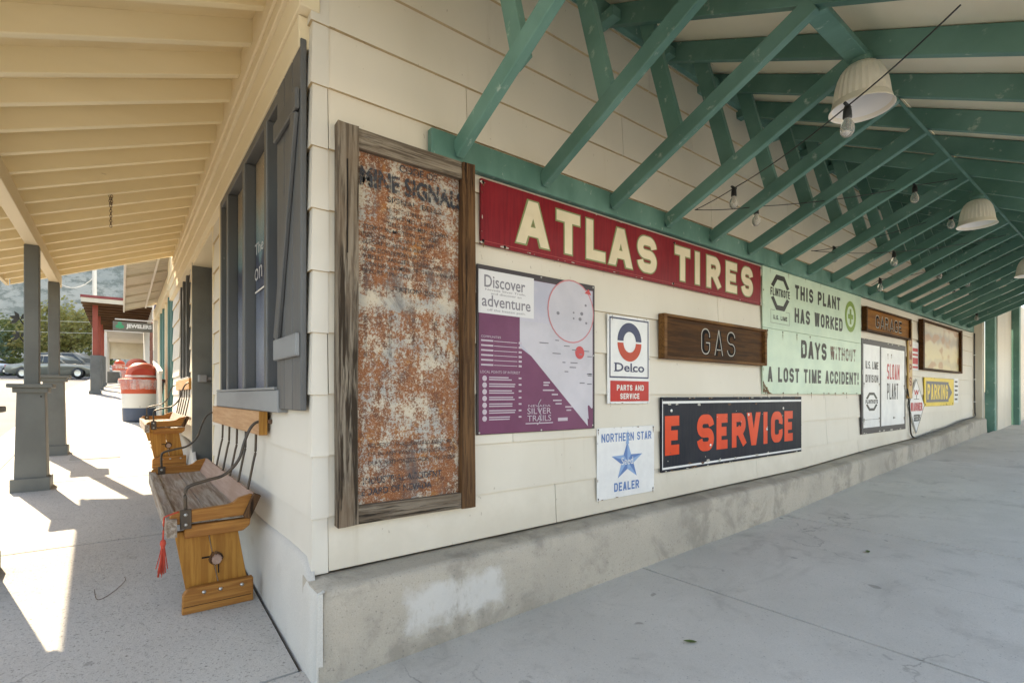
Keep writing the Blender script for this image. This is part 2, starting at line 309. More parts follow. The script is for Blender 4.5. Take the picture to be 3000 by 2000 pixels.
def lathe(bm, prof, n=24, c=(0, 0, 0), flute=0, close=False, k=1):
    rings = []; prof = [(a * k, b_ * k) for a, b_ in prof]
    for r, z in prof:
        rings.append([bm.verts.new((c[0] + r * (1 + (flute if k % 2 else 0)) * math.cos(6.28319 * k / n), c[1] + r * (1 + (flute if k % 2 else 0)) * math.sin(6.28319 * k / n), c[2] + z)) for k in range(n)])
    for i in range(len(rings) - 1):
        for k in range(n):
            f = bm.faces.new((rings[i][k], rings[i][(k + 1) % n], rings[i + 1][(k + 1) % n], rings[i + 1][k])); f.smooth = not flute
    if close:
        bm.faces.new(rings[0][::-1]); bm.faces.new(rings[-1])
def cyl(bm, p0, p1, r, n=10): tube(bm, [p0, p1], r, n)
def disc_xz(bm, x, z, rx, rz, y, n=28, a0=0, a1=360):
    pts = [(x + rx * math.cos(R(a0 + (a1 - a0) * k / n)), z + rz * math.sin(R(a0 + (a1 - a0) * k / n))) for k in range(n + (a1 - a0 < 360))]
    bm.faces.new([bm.verts.new((px, y, pz)) for px, pz in pts])
def ring_xz(bm, x, z, ro, ri, y, a0=0, a1=360, n=30, sz=1):
    A = []; B = []
    for k in range(n + 1):
        a = R(a0 + (a1 - a0) * k / n); A.append(bm.verts.new((x + ro * math.cos(a), y, z + sz * ro * math.sin(a)))); B.append(bm.verts.new((x + ri * math.cos(a), y, z + sz * ri * math.sin(a))))
    for k in range(n): bm.faces.new((A[k], A[k + 1], B[k + 1], B[k]))
def quad_xz(bm, x0, x1, z0, z1, y): bm.faces.new([bm.verts.new(p) for p in ((x0, y, z0), (x1, y, z0), (x1, y, z1), (x0, y, z1))])
def poly_xz(bm, pts, y): bm.faces.new([bm.verts.new((p[0], y, p[1])) for p in pts])
def rough_board(bm, x0, x1, y0, y1, z0, z1, nx=1, nz_=1, ny=2, amp=.004, fr=9, seed=0):
    """box of subdivided faces, displaced by noise: hewn, weathered timber"""
    b2 = bmesh.new(); box(b2, x0, x1, y0, y1, z0, z1)
    for ax, n in ((0, nx), (2, nz_), (1, ny)):
        if n > 1:
            es = [e for e in b2.edges if abs((e.verts[0].co - e.verts[1].co)[ax]) > 1e-6 and abs((e.verts[0].co - e.verts[1].co).length - abs((e.verts[0].co - e.verts[1].co)[ax])) < 1e-6]
            bmesh.ops.subdivide_edges(b2, edges=es, cuts=n - 1, use_grid_fill=True)
    st = Vector((1, 1, .18)) if (z1 - z0) > (x1 - x0) else Vector((.18, 1, 1))
    for v in b2.verts:
        q = Vector((v.co.x * st.x, v.co.y * st.y, v.co.z * st.z)) * fr + Vector((seed * 7.3, 0, 0))
        v.co += Vector((noise.noise(q), noise.noise(q + Vector((11, 3, 5))), noise.noise(q + Vector((5, 17, 9))))) * amp * 2
    merge(bm, b2)

LOC = {}
def tag(o, label=None, cat=None, group=None, kind=None):
    if label: o['label'] = label
    if cat: o['category'] = cat
    if group: o['group'] = group
    if kind: o['kind'] = kind
    return o
def thing(name, label, cat, loc=(0, 0, 0), group=None, kind=None):
    o = bpy.data.objects.new(name, None); COL.objects.link(o); o.location = loc; o.empty_display_size = .1
    LOC[o.name] = Vector(loc); return tag(o, label, cat, group, kind)
def root_loc(o):
    while o.parent: o = o.parent
    return LOC.get(o.name, Vector((0, 0, 0)))
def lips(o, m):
    """bare, dirty bottom edge of a lap board, coloured to draw its shadow line"""
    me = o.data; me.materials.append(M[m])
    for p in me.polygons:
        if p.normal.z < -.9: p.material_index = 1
def part(name, bm, m, parent=None, recalc=True, label=None, kind=None, sm=False):
    """mesh given in world coords -> object under parent (world coords kept)"""
    if recalc: bmesh.ops.recalc_face_normals(bm, faces=bm.faces[:])
    me = bpy.data.meshes.new(name); bm.to_mesh(me); bm.free()
    if sm:
        for p in me.polygons: p.use_smooth = True
    me.materials.append(M[m] if isinstance(m, str) else m)
    o = bpy.data.objects.new(name, me); COL.objects.link(o)
    if parent:
        L = root_loc(parent); me.transform(Matrix.Translation(-L)); o.parent = parent
    if label: o['label'] = label
    if kind: o['kind'] = kind
    return o
def solo(name, bm, m, label, cat, loc, group=None, kind=None, sm=False):
    """a thing that is one mesh, origin at loc"""
    bmesh.ops.recalc_face_normals(bm, faces=bm.faces[:])
    me = bpy.data.meshes.new(name); bm.to_mesh(me); bm.free(); me.transform(Matrix.Translation(-Vector(loc)))
    if sm:
        for p in me.polygons: p.use_smooth = True
    me.materials.append(M[m] if isinstance(m, str) else m)
    o = bpy.data.objects.new(name, me); COL.objects.link(o); o.location = loc
    return tag(o, label, cat, group, kind)
def copy_tree(o, off=None, parent=None):
    c = o.copy(); COL.objects.link(c); c.parent = parent
    if parent is None and off is not None: c.location = Vector(o.location) + Vector(off); LOC[c.name] = c.location.copy()
    for ch in list(o.children): copy_tree(ch, None, c)
    return c
FONT = None
_gl = {}
def glyph(s, bold=.0, space=1.0):
    k = (s, bold, space)
    if k not in _gl:
        cu = bpy.data.curves.new('txt', 'FONT'); cu.body = s; cu.offset = bold; cu.space_character = space; cu.resolution_u = 3; cu.fill_mode = 'FRONT'
        ob = bpy.data.objects.new('txt', cu); COL.objects.link(ob)
        dg = bpy.context.evaluated_depsgraph_get(); me = bpy.data.meshes.new_from_object(ob.evaluated_get(dg))
        vsx = [v.co.x for v in me.vertices]; vsy = [v.co.y for v in me.vertices]
        _gl[k] = ([tuple(v.co) for v in me.vertices], [tuple(p.vertices) for p in me.polygons], min(vsx), max(vsx), min(vsy), max(vsy))
        bpy.data.objects.remove(ob); bpy.data.curves.remove(cu); bpy.data.meshes.remove(me)
    return _gl[k]
def text(bm, s, x0, x1, z0, z1, y, bold=.0, space=1.0, shear=0):
    """flat print on a plane y = const facing -Y, fitted into the box x0..x1, z0..z1"""
    vs_, fs, a0, a1, b0, b1 = glyph(s, bold, space)
    nv = []
    for p in vs_:
        u = (p[0] - a0) / (a1 - a0); v = (p[1] - b0) / (b1 - b0)
        nv.append(bm.verts.new((x0 + u * (x1 - x0) + shear * v * (z1 - z0), y, z0 + v * (z1 - z0))))
    for f in fs:
        try: bm.faces.new([nv[i] for i in f])
        except ValueError: pass
def arc(cx, cy, rx, ry, a0, a1, n=8): return [(cx + rx * math.cos(R(a0 + (a1 - a0) * k / n)), cy + ry * math.sin(R(a0 + (a1 - a0) * k / n))) for k in range(n + 1)]
def gothic(ch, w, h):
    """centre lines of a sign-painter's block letter inside the box w x h"""
    q = min(w * .5, h * .27); m_ = h * .5; E_ = []
    bowl = lambda y0, y1: [[(0, y1), (w - q, y1)] + arc(w - q, y1 - min(q, (y1 - y0) / 2), q, min(q, (y1 - y0) / 2), 90, 0)[1:] + arc(w - q, y0 + min(q, (y1 - y0) / 2), q, min(q, (y1 - y0) / 2), 0, -90) + [(0, y0)]]
    ring = arc(w - q, h - q, q, q, 0, 90) + arc(q, h - q, q, q, 90, 180) + arc(q, q, q, q, 180, 270) + arc(w - q, q, q, q, 270, 360)
    g = {'A': [[(0, 0), (w * .5, h)], [(w * .5, h), (w, 0)], [(w * .18, h * .3), (w * .82, h * .3)]], 'B': [[(0, 0), (0, h)]] + bowl(m_, h) + bowl(0, m_), 'C': [arc(w - q, h - q, q, q, -15, 90) + arc(q, h - q, q, q, 90, 180) + arc(q, q, q, q, 180, 270) + arc(w - q, q, q, q, 270, 375)],
         'D': [[(0, 0), (0, h)]] + bowl(0, h), 'E': [[(w, h), (0, h), (0, 0), (w, 0)], [(0, m_), (w * .82, m_)]], 'F': [[(w, h), (0, h), (0, 0)], [(0, m_), (w * .82, m_)]],
         'G': [arc(w - q, h - q, q, q, -10, 90) + arc(q, h - q, q, q, 90, 180) + arc(q, q, q, q, 180, 270) + arc(w - q, q, q, q, 270, 360) + [(w, h * .45), (w * .55, h * .45)]], 'H': [[(0, 0), (0, h)], [(w, 0), (w, h)], [(0, m_), (w, m_)]], 'I': [[(w / 2, 0), (w / 2, h)]],
         'J': [[(w, h)] + arc(w - q, q, q, q, 0, -90) + arc(q, q, q, q, -90, -180)], 'K': [[(0, 0), (0, h)], [(w, h), (0, h * .38)], [(w * .32, h * .56), (w, 0)]], 'L': [[(0, h), (0, 0), (w, 0)]], 'M': [[(0, 0), (0, h)], [(w, 0), (w, h)], [(0, h), (w / 2, h * .2)], [(w / 2, h * .2), (w, h)]], 'N': [[(0, 0), (0, h)], [(w, 0), (w, h)], [(0, h), (w, 0)]],
         'O': [ring + [ring[0]]], 'P': [[(0, 0), (0, h)]] + bowl(h * .44, h), 'R': [[(0, 0), (0, h)]] + bowl(h * .46, h) + [[(w * .5, h * .46), (w, 0)]],
         'S': [arc(w - q, h - q, q, q, 10, 90) + arc(q, h - q, q, q, 90, 180) + arc(q, m_ + min(q, h * .23), q, min(q, h * .23), 180, 270)[1:] + arc(w - q, m_ - min(q, h * .23), q, min(q, h * .23), 90, 0) + arc(w - q, q, q, q, 0, -90) + arc(q, q, q, q, -90, -170)],
         'T': [[(w / 2, 0), (w / 2, h)], [(0, h), (w, h)]], 'U': [[(0, h)] + arc(q, q, q, q, 180, 270) + arc(w - q, q, q, q, 270, 360) + [(w, h)]], 'V': [[(0, h), (w / 2, 0)], [(w / 2, 0), (w, h)]], 'W': [[(0, h), (w * .26, 0)], [(w * .26, 0), (w * .5, h * .75)], [(w * .5, h * .75), (w * .74, 0)], [(w * .74, 0), (w, h)]], 'Y': [[(0, h), (w / 2, h * .45)], [(w / 2, h * .45), (w, h)], [(w / 2, h * .45), (w / 2, 0)]],
         '!': [[(w / 2, h), (w / 2, h * .52)], [(w / 2, h * .02), (w / 2, 0)]], '.': [[(w / 2, h * .03), (w / 2, 0)]]}
    return g[ch]
def stroke_letter(bm, ch, x0, x1, z0, z1, t, y, k0=0):
    """solid block letter of stroke width t filling the box"""
    w, h = (x1 - x0) - t, (z1 - z0) - t; k = k0
    if ch in 'AVWM':
        Wd, Hh, tw = x1 - x0, z1 - z0, t * 1.12
        def leg(xa, xb, up=True):      # slanting leg from bottom centre xa to top centre xb, cut level
            nonlocal k
            q = [(xa - tw / 2, 0), (xa + tw / 2, 0), (xb + tw / 2, Hh), (xb - tw / 2, Hh)]
            bm.faces.new([bm.verts.new((x0 + a, y - .00012 * k, z0 + b)) for a, b in q]); k += 1
        def bar(a, b, c, d):
            nonlocal k
            bm.faces.new([bm.verts.new((x0 + p, y - .00012 * k, z0 + q)) for p, q in ((a, c), (b, c), (b, d), (a, d))]); k += 1
        if ch == 'A': leg(tw / 2, Wd / 2); leg(Wd - tw / 2, Wd / 2); bar(Wd * .26, Wd * .74, Hh * .2, Hh * .2 + t * .85)
        elif ch == 'V': leg(Wd / 2, tw / 2); leg(Wd / 2, Wd - tw / 2)
        elif ch == 'W': leg(Wd * .28, tw / 2); leg(Wd * .28, Wd * .5); leg(Wd * .72, Wd * .5); leg(Wd * .72, Wd - tw / 2)
        else: bar(0, t, 0, Hh); bar(Wd - t, Wd, 0, Hh); leg(Wd / 2, t * .55); leg(Wd / 2, Wd - t * .55)
        return k
    for line in gothic(ch, w, h):
        pts = [Vector((x0 + t / 2 + a, z0 + t / 2 + b)) for a, b in line]
        P2 = [pts[0]]
        for p in pts[1:]:
            if (p - P2[-1]).length > t * .04: P2.append(p)
        if len(P2) < 2: continue
        L2, R2 = [], []
        n = len(P2)
        for i, p in enumerate(P2):
            d0 = (p - P2[i - 1]).normalized() if i else None; d1 = (P2[i + 1] - p).normalized() if i < n - 1 else None
            if d0 is None: d0 = d1; p = p - d1 * (t / 2 if ch not in 'CGSJO' else t * .1)
            if d1 is None: d1 = d0; p = p + d0 * (t / 2 if ch not in 'CGSJO' else t * .1)
            nn = Vector((-(d0 + d1).y, (d0 + d1).x)); nn = nn.normalized() if nn.length > 1e-4 else Vector((-d0.y, d0.x))
            c = max(.55, nn.dot(Vector((-d0.y, d0.x)))); o = nn * (t / 2 / c); L2.append(p + o); R2.append(p - o)
        yy = y - .00012 * k; k += 1
        A = [bm.verts.new((q.x, yy, min(max(q.y, z0), z1))) for q in L2]; C_ = [bm.verts.new((q.x, yy, min(max(q.y, z0), z1))) for q in R2]
        for i in range(n - 1):
            f = bm.faces.new((C_[i], C_[i + 1], A[i + 1], A[i]))
    return k
CW = {'I': .42, 'M': 1.22, 'W': 1.3, ' ': .55, '!': .4, '.': .4, 'N': 1.05, 'L': .86, 'E': .88, 'F': .86, 'T': .92}
def sign_text(L, s, x0, x1, z0, z1, t, m, y, gap=.24, split=False, nm='lettering'):
    ws = [CW.get(c, 1.0) for c in s]; tot = sum(ws) + gap * (len(s) - 1); u = (x1 - x0) / tot; x = x0; bm = bm_new()
    for c, wd in zip(s, ws):
        if c != ' ':
            xa, xb = x, x + wd * u
            if c in 'I!.': xa, xb = (xa + xb) / 2 - t * .55, (xa + xb) / 2 + t * .55
            stroke_letter(bm, c, xa, xb, z0, z1, t, y)
            if split: part('letter', bm, m, L, recalc=False); bm = bm_new()
        x += (wd + gap) * u
    if split: bm.free()
    else: part(nm, bm, m, L, recalc=False, kind='stuff')
def sign_letters(L, lst, z0, z1, t, m, y, grow=0, nm='letter'):
    for c, a, b_ in lst:
        bm = bm_new(); stroke_letter(bm, c, a - grow, b_ + grow, z0 - grow, z1 + grow, t + 2 * grow, y); part(nm, bm, m, L, recalc=False)
def lerp_tab(tab, x):
    if x <= tab[0][0]: return tab[0][1]
    for (a, b), (c, d) in zip(tab, tab[1:]):
        if x <= c: return b + (d - b) * (x - a) / (c - a)
    return tab[-1][1]

# ------------------------------------------------------------------ ground profile
YT = [(-400, .165), (0, .165), (2, .31), (16, 1.335), (20, 1.58), (40, 2.50), (70, 3.6), (500, 10)]
XT = [(-1, .155), (0, .165), (2, .224), (3.9, .277), (6.1, .39), (7.9, .463), (11.6, .62), (20, .95), (400, 2.0)]
def gz(x, y):
    if y > -.1 and x < 1: return lerp_tab(YT, y)
    if x > 0: return lerp_tab(XT, x)
    return .165 + .01 * max(x, -2)
CT = [(-1, .553), (0, .556), (1.5, .563), (4.76, .591), (6.66, .665), (8.44, .707), (10, .79), (11.2, .885), (12.1, .91), (13, .91)]
def cut(x): return lerp_tab(CT, x)

def sheet(name, xs, ys, zf, m, parent=None, thick=.0, kind='structure'):
    bm = bm_new(); g = [[bm.verts.new((x, y, zf(x, y))) for y in ys] for x in xs]
    for i in range(len(xs) - 1):
        for j in range(len(ys) - 1): bm.faces.new((g[i][j], g[i + 1][j], g[i + 1][j + 1], g[i][j + 1]))
    if thick:
        ext = bmesh.ops.extrude_face_region(bm, geom=bm.faces[:])
        for v in [e for e in ext['geom'] if isinstance(e, bmesh.types.BMVert)]: v.co.z -= thick
    return bm
def frange(a, b, n): return [a + (b - a) * i / n for i in range(n + 1)]

# the wide ground
xs = [-1500, -600, -300, -150, -80, -40, -25, -18, -14.2, -13.9, -9, -6, -4, -2.5, -1.5, -.8, 0, 2, 4, 8, 12, 20, 40, 100, 300, 700, 1500]
ys = [-1500, -500, -200, -100, -50, -25, -12, -6, -3, -1, 0, 2, 5, 8, 12, 16, 20, 30, 40, 55, 70, 100, 160, 300, 600, 1500]
def zg(x, y):
    if x > 0 and y < 0: return lerp_tab(XT, x) - .18
    return lerp_tab(YT, y) - .33 + (0 if x > -14 else .25)
bm = sheet('ground', xs, ys, zg, 'soil'); g = solo('ground', bm, 'soil', None, None, (0, 0, 0), kind='structure')
# road
bm = sheet('road', frange(-14, -2.06, 6), ys[4:-5], lambda x, y: lerp_tab(YT, y) - .135 + .02 * math.sin((x + 8) * .25), 'asphalt'); solo('road', bm, 'asphalt', None, None, (0, 0, 0), kind='structure')
# kerb
bm = bm_new()
yk = [-8, 0, 2, 5, 9, 13, 16, 20, 26, 33, 40, 55]
sw = thing('sidewalk', None, None, (0, 0, 0), kind='structure')
for a, b_ in zip(yk, yk[1:]):
    bm = bm_new(); ny = 3
    A = []
    for y in (a + .004, b_ - .004):
        z = lerp_tab(YT, y); A.append([bm.verts.new(p) for p in ((-1.685, y, z - .3), (-1.685, y, z - .004), (-2.0, y, z - .006), (-2.05, y, z - .03), (-2.075, y, z - .3))])
    for i in range(5): bm.faces.new((A[0][i], A[0][(i + 1) % 5], A[1][(i + 1) % 5], A[1][i]))
    bm.faces.new(A[0]); bm.faces.new(A[1][::-1]); part('kerb_stone', bm, 'side_conc', sw)
# sidewalk slabs
bm = sheet('bed', frange(-1.69, 0, 4), [-9, 0, 2, 5, 9, 13, 16, 20, 30, 40, 56], lambda x, y: gz(min(x, -.02), y) - .03, 'dark'); part('slab_bed', bm, paint('joint_dirt', (.09, .08, .07), rough=.95), sw)
yj = [-8.6, -6.45, -4.3, -2.15, -.02, 2.2, 4.35, 6.5, 8.65, 10.8, 12.9, 15.1, 17.3, 19.5, 21.7, 25, 28.3, 31.6, 35, 40, 46, 55]
for a, b_ in zip(yj, yj[1:]):
    bm = sheet('s', frange(-1.675, -.012 if a < -.1 else -.073, 4), frange(a + .008, b_ - .008, 4), lambda x, y: gz(min(x, -.02), y) + .002 * noise.noise(Vector((x * 2, y * 2, 0))), 'side_conc', thick=.07)
    part('slab', bm, 'side_conc', sw)
# driveway slabs
dw = thing('driveway', None, None, (0, 0, 0), kind='structure')
bm = sheet('bed', [0, 2, 3.9, 6.1, 7.9, 11.6, 20], [-25, -.1], lambda x, y: gz(x + .01, -1) - .03, 'dark'); part('slab_bed', bm, bpy.data.materials['joint_dirt'], dw)
xj = [.0, 1.98, 3.92, 5.9, 7.9, 9.9, 12.0, 14.2, 16.4, 19]
for a, b_ in zip(xj, xj[1:]):
    for y0, y1 in ((-3.3, -.19), (-6.4, -3.31), (-9.5, -6.41), (-13, -9.51), (-18, -13.01), (-24.3, -18.01)):  # outer rows are an unseen pale lot, added for warm bounce light
        if b_ > 12.1 and y1 > -1: y1 = -.25
        bm = sheet('s', frange(a + .008, b_ - .008, 5), frange(y0, y1, 5), lambda x, y: gz(x, -1) + .002 * noise.noise(Vector((x * 1.5, y * 1.5, 3))), 'drive_conc', thick=.07)
        part('slab', bm, 'drive_conc', dw)

# ------------------------------------------------------------------ corner building
B = thing('corner_shop_building', 'cream lap-sided corner shop on a rough concrete foundation', 'building', (0, 0, 0))
# core walls behind the siding (with the window and door openings left free on the street side)
bm = bm_new()
box(bm, .03, 12.05, .0075, .2, .3, 3.92); box(bm, 12.05, 12.2, .0, 7.5, .3, 3.92)
box(bm, .2, 12.1, 7.35, 7.5, .3, 3.92)
part('wall', bm, 'siding', B)
bm = bm_new()
for y0, y1, z0, z1 in ((.006, .38, .3, 3.6), (.38, 2.30, .3, 1.25), (2.30, 2.94, .3, 3.6), (.38, 2.30, 2.835, 3.6), (2.94, 4.55, 2.84, 3.6), (4.55, 4.86, .3, 3.6), (4.86, 6.24, .3, 1.55), (4.86, 6.24, 2.9, 3.6), (6.24, 7.5, .3, 3.6)):
    box(bm, .012, .10, y0, y1, z0, z1)
part('street_wall', bm, 'siding_left', B)
bm = bm_new(); box(bm, -.02, 12.3, -.0, 7.6, 3.93, 3.99); box(bm, .0, .18, .2, 7.5, 3.6, 3.93); part('roof', bm, 'trim', B)
bm = bm_new(); box(bm, .9, 1.0, .2, 7.3, .3, 3.9); part('interior_partition', bm, 'dark', B)
EXP = .268
def z_of(i): return .80 + EXP * i
# right wall siding
rs = random.Random(3)
for i in range(-1, 12):
    seams = []; x = .05 + rs.uniform(.9, 2.8)
    while x < 12.0: seams.append(x); x += rs.choice((1.83, 2.44, 2.44, 3.05))
    seams = [.05] + seams + [12.05]
    if i == 4: seams = [.05, .75, 3.2, 5.6, 8.1, 10.5, 12.05]
    if i == 6: seams = [.05, .76, 3.2, 5.7, 8.1, 10.5, 12.05]
    if i == 7: seams = [.05, .77, 3.1, 5.5, 8.0, 10.4, 12.05]
    for a, b_ in zip(seams, seams[1:]):
        if b_ - a < .05: continue
        n = max(2, int((b_ - a) / .4)); px = frange(a + .0022, b_ - .0022, n)
        zt = min(z_of(i + 1) + .012, 3.84)
        cols = [(x, max(z_of(i), cut(x) + .004)) for x in px]
        cols = [(x, zb) for x, zb in cols if zb < zt - .03]
        if len(cols) < 2: continue
        bm = bm_new(); rows = []
        wv = rs.uniform(-.0012, .0012)
        for x, zb in cols:
            k = (zb - z_of(i)) / EXP
            ywb = -.0235 + .014 * k + wv + .0015 * noise.noise(Vector((x * .9, i * 3, 0)))
            rows.append([bm.verts.new(p) for p in ((x, 0.004, zb), (x, ywb, zb), (x, -.007, zt), (x, .004, zt))])
        for r0, r1 in zip(rows, rows[1:]):
            for q in range(4): bm.faces.new((r0[q], r0[(q + 1) % 4], r1[(q + 1) % 4], r1[q]))
        bm.faces.new(rows[0][::-1]); bm.faces.new(rows[-1])
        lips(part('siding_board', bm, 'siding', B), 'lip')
# street wall siding
def cutl(y): return max(.585, lerp_tab(YT, y) + .2)
spans = lambda z0, z1: ([(0.02, .385), (2.36, 2.94), (4.55, 4.86), (6.24, 7.45)] if z0 > 1.2 and z0 < 2.85 else [(0.02, 2.94), (4.55, 7.45)])
for i in range(-1, 9):
    z0 = z_of(i); zt = min(z_of(i + 1) + .012, 2.93)
    if zt - z0 < .05: continue
    for a, b_ in spans(z0, zt):
        segs = [(a, b_)]
        if b_ - a > 2.2: segs = [(a, a + 1.25 + .3 * (i % 3)), (a + 1.25 + .3 * (i % 3), b_)]
        for s0, s1 in segs:
            zb0, zb1 = max(z0, cutl(s0)), max(z0, cutl(s1))
            if zb1 > zt - .02: continue
            bm = bm_new(); rows = []
            for y, zb in ((s0 + .0015, zb0), (s1 - .0015, zb1)):
                rows.append([bm.verts.new(p) for p in ((.01, y, zb), (-.0235, y, zb), (-.007, y, zt), (.01, y, zt))])
            for q in range(4): bm.faces.new((rows[0][q], rows[0][(q + 1) % 4], rows[1][(q + 1) % 4], rows[1][q]))
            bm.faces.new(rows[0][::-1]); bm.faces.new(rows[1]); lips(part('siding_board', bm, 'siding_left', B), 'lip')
# corner caps, one folded piece for each course
for i in range(-1, 12):
    z0 = max(z_of(i), .56) - .004; zt = z_of(i + 1) + .004; k2 = -.0140
    wl = .05 + rs.uniform(-.004, .004); tl = 0 if z0 < 2.9 else .002
    bm = bm_new()
    lo = [(-.0245, wl * .6), (-.0245, -.0245), (wl, -.0245), (wl, -.004), (0, 0), (-.004, wl * .6)]
    hi = [(k2, wl * .6), (k2, k2), (wl, k2), (wl, -.002), (0, 0), (-.002, wl * .6)]
    A = [bm.verts.new((x, y, z0)) for x, y in lo]; C_ = [bm.verts.new((x, y, zt)) for x, y in hi]
    for q in range(6): bm.faces.new((A[q], A[(q + 1) % 6], C_[(q + 1) % 6], C_[q]))
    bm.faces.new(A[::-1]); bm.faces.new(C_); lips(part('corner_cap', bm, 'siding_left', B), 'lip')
# foundation along the drive: rough kerb-like ledge
bm = bm_new(); rows = []
for k in range(0, 123):
    x = -.047 + k * .1; x = min(x, 12.15)
    c = cut(x) - .002; g0 = gz(max(x, .01), -1) - .12
    n1 = lambda s, a=.006: a * noise.noise(Vector((x * 3.1, s * 5.7, 1.3)))
    prof = [(.02, c - .1), (.02, c + .0), (-.06, c - .004 + n1(1, .003)), (-.155 + n1(2, .006), c - .010 + n1(3, .004)), (-.188 + n1(4, .007), c - .016 + n1(5, .006)), (-.200 + n1(6, .004), c - .035 + n1(7, .006)),
            (-.200 + n1(8), c - .15), (-.203 + n1(9), (c + g0) / 2), (-.207 + n1(10), g0 + .16), (-.207, g0)]
    rows.append([bm.verts.new((x, y, z)) for y, z in prof])
for r0, r1 in zip(rows, rows[1:]):
    for q in range(len(r0) - 1):
        f = bm.faces.new((r0[q], r0[q + 1], r1[q + 1], r1[q])); f.smooth = True
bm.faces.new(rows[0]); bm.faces.new(rows[-1][::-1])
part('foundation', bm, 'curb_conc', B)
# plaster skirt on the street side
bm = bm_new(); rows = []
for k in range(0, 61):
    y = -.205 + k * .128
    c = .62 + .012 * noise.noise(Vector((y * 1.7, 0, 0))) if y > 0 else cut(0) - .02
    c = max(c, lerp_tab(YT, y) + .21)
    if y < .0: c = cut(0) - .016
    g0 = lerp_tab(YT, y) - .1
    if 2.94 < y < 4.52: c = g0 + .22
    nn = lambda s: .006 * noise.noise(Vector((y * 2.3, s * 4.1, 7)))
    prof = [(.0, c + .006), (-.026, c), (-.040 + nn(1) * .6, c - .03), (-.047 + nn(2), c - .12), (-.053 + nn(3), (c + g0) / 2), (-.058, g0)]
    if y < .02: prof = [(-.02, c + .001), (-.049, c - .003), (-.051, c - .03), (-.052, c - .12), (-.055, (c + g0) / 2), (-.058, g0)]
    rows.append([bm.verts.new((x, y, z)) for x, z in prof])
for r0, r1 in zip(rows, rows[1:]):
    for q in range(len(r0) - 1):
        f = bm.faces.new((r0[q], r0[q + 1], r1[q + 1], r1[q])); f.smooth = True
r0 = rows[0]; bm.faces.new([bm.verts.new((-.030, r0[0].co.y, r0[-1].co.z)), bm.verts.new((-.030, r0[0].co.y, r0[0].co.z - .003))] + [bm.verts.new(v.co) for v in r0[1:]]); bmesh.ops.remove_doubles(bm, verts=bm.verts[:], dist=1e-5)
part('plaster_skirt', bm, 'plaster', B)
# street-side trim: window head board, frieze, crown strip
for nm, x0, z0, z1 in (('head_board', -.060, 2.838, 2.975), ('frieze_board', -.072, 2.978, 3.105), ('crown_strip', -.090, 3.108, 3.15), ('ledger_back', -.080, 3.152, 3.45)):
    bm = bm_new(); box(bm, x0, .012, .03 if nm == 'head_board' else -.03, 7.5, z0, z1, .003); part(nm, bm, 'trim', B)
# --- street window with mullions, poster panes
XF, XG = -.052, .0
W = part('window', (lambda b: (box(b, XF, .03, .40, .44, 1.36, 2.836, .003), box(b, XF, .03, 2.225, 2.285, 1.36, 2.836, .003), box(b, XF, .03, .44, 2.225, 2.785, 2.835, .003), b)[-1])(bm_new()), 'greypaint', B)
for y0 in (.645, 1.265, 1.89):
    bm = bm_new(); box(bm, XF - .004, .03, y0, y0 + .08, 1.362, 2.784, .004); part('mullion', bm, 'greypaint', W)
    bm = bm_new(); box(bm, XF - .0075, XF - .0042, y0 + .004, y0 + .010, 1.364, 2.78); part('glazing_bead', bm, 'greypaint_lt', W)
bm = bm_new(); box(bm, -.062, .0, .40, 2.40, 1.243, 1.356, .004); part('sill_board', bm, 'greypaint_lt', W)
bm = bm_new(); box(bm, -.070, .02, .44, 2.35, 1.357, 1.371, .003); part('sill', bm, 'greypaint_lt', W)
def poster_mat():
    m, t, b = new_mat('window_poster_print')
    tc = t.nodes.new('ShaderNodeTexCoord'); sp = t.nodes.new('ShaderNodeSeparateXYZ'); lnk(t, tc.outputs['Object'], sp.inputs[0])
    z = mth(t, 'ADD', sp.outputs[2], mth(t, 'MULTIPLY', nz(t, coords(t, (1, 1.6, .5)), 1.8, 3), .6))
    cr = t.nodes.new('ShaderNodeValToRGB'); mr = t.nodes.new('ShaderNodeMapRange'); mr.inputs[1].default_value = 1.35 + .3; mr.inputs[2].default_value = 2.85 + .3
    lnk(t, z, mr.inputs[0]); lnk(t, mr.outputs[0], cr.inputs[0])
    e = cr.color_ramp.elements; e[0].position = 0; e[0].color = (.34, .31, .36, 1); e[1].position = 1; e[1].color = (.55, .42, .26, 1)
    for p, c in ((.25, (.42, .45, .52)), (.40, (.24, .28, .38)), (.50, (.085, .095, .15)), (.565, (.075, .085, .14)), (.60, (.24, .40, .44)), (.72, (.46, .50, .44)), (.82, (.58, .44, .30))):
        x = e.new(p); x.color = (*c, 1)
    lnk(t, cr.outputs[0], b.inputs['Base Color']); b.inputs['Roughness'].default_value = .5; return m
M['poster'] = poster_mat()
for y0, y1 in ((.44, .645), (.725, 1.265), (1.345, 1.89), (1.97, 2.225)):
    bm = bm_new(); box(bm, XG, XG + .004, y0 + .002, y1 - .002, 1.372, 2.784); part('pane', bm, 'glass', W)
    bm = bm_new(); box(bm, XG + .008, XG + .011, y0 + .004, y1 - .004, 1.372, 2.784); part('poster', bm, 'poster', W)
# white print on the poster, in the plane x = const
def text_x(s, y0, y1, z0, z1, x, m, par, bold=.01):
    b2 = bm_new(); text(b2, s, 0, y1 - y0, z0, z1, 0, bold)
    for v in b2.verts: v.co = Vector((x, y1 - v.co.x, v.co.z))
    return part('lettering', b2, m, par, recalc=False)
text_x('The Re', .80, 1.245, 2.20, 2.27, XG - .0012, 'soft_white', W, .0); text_x("on 'T", .80, 1.25, 2.04, 2.16, XG - .0012, 'soft_white', W, -.006)
bm = bm_new(); box(bm, XG - .0015, XG - .001, .82, 1.24, 1.965, 1.975); part('small_print', bm, 'white_letter', W)
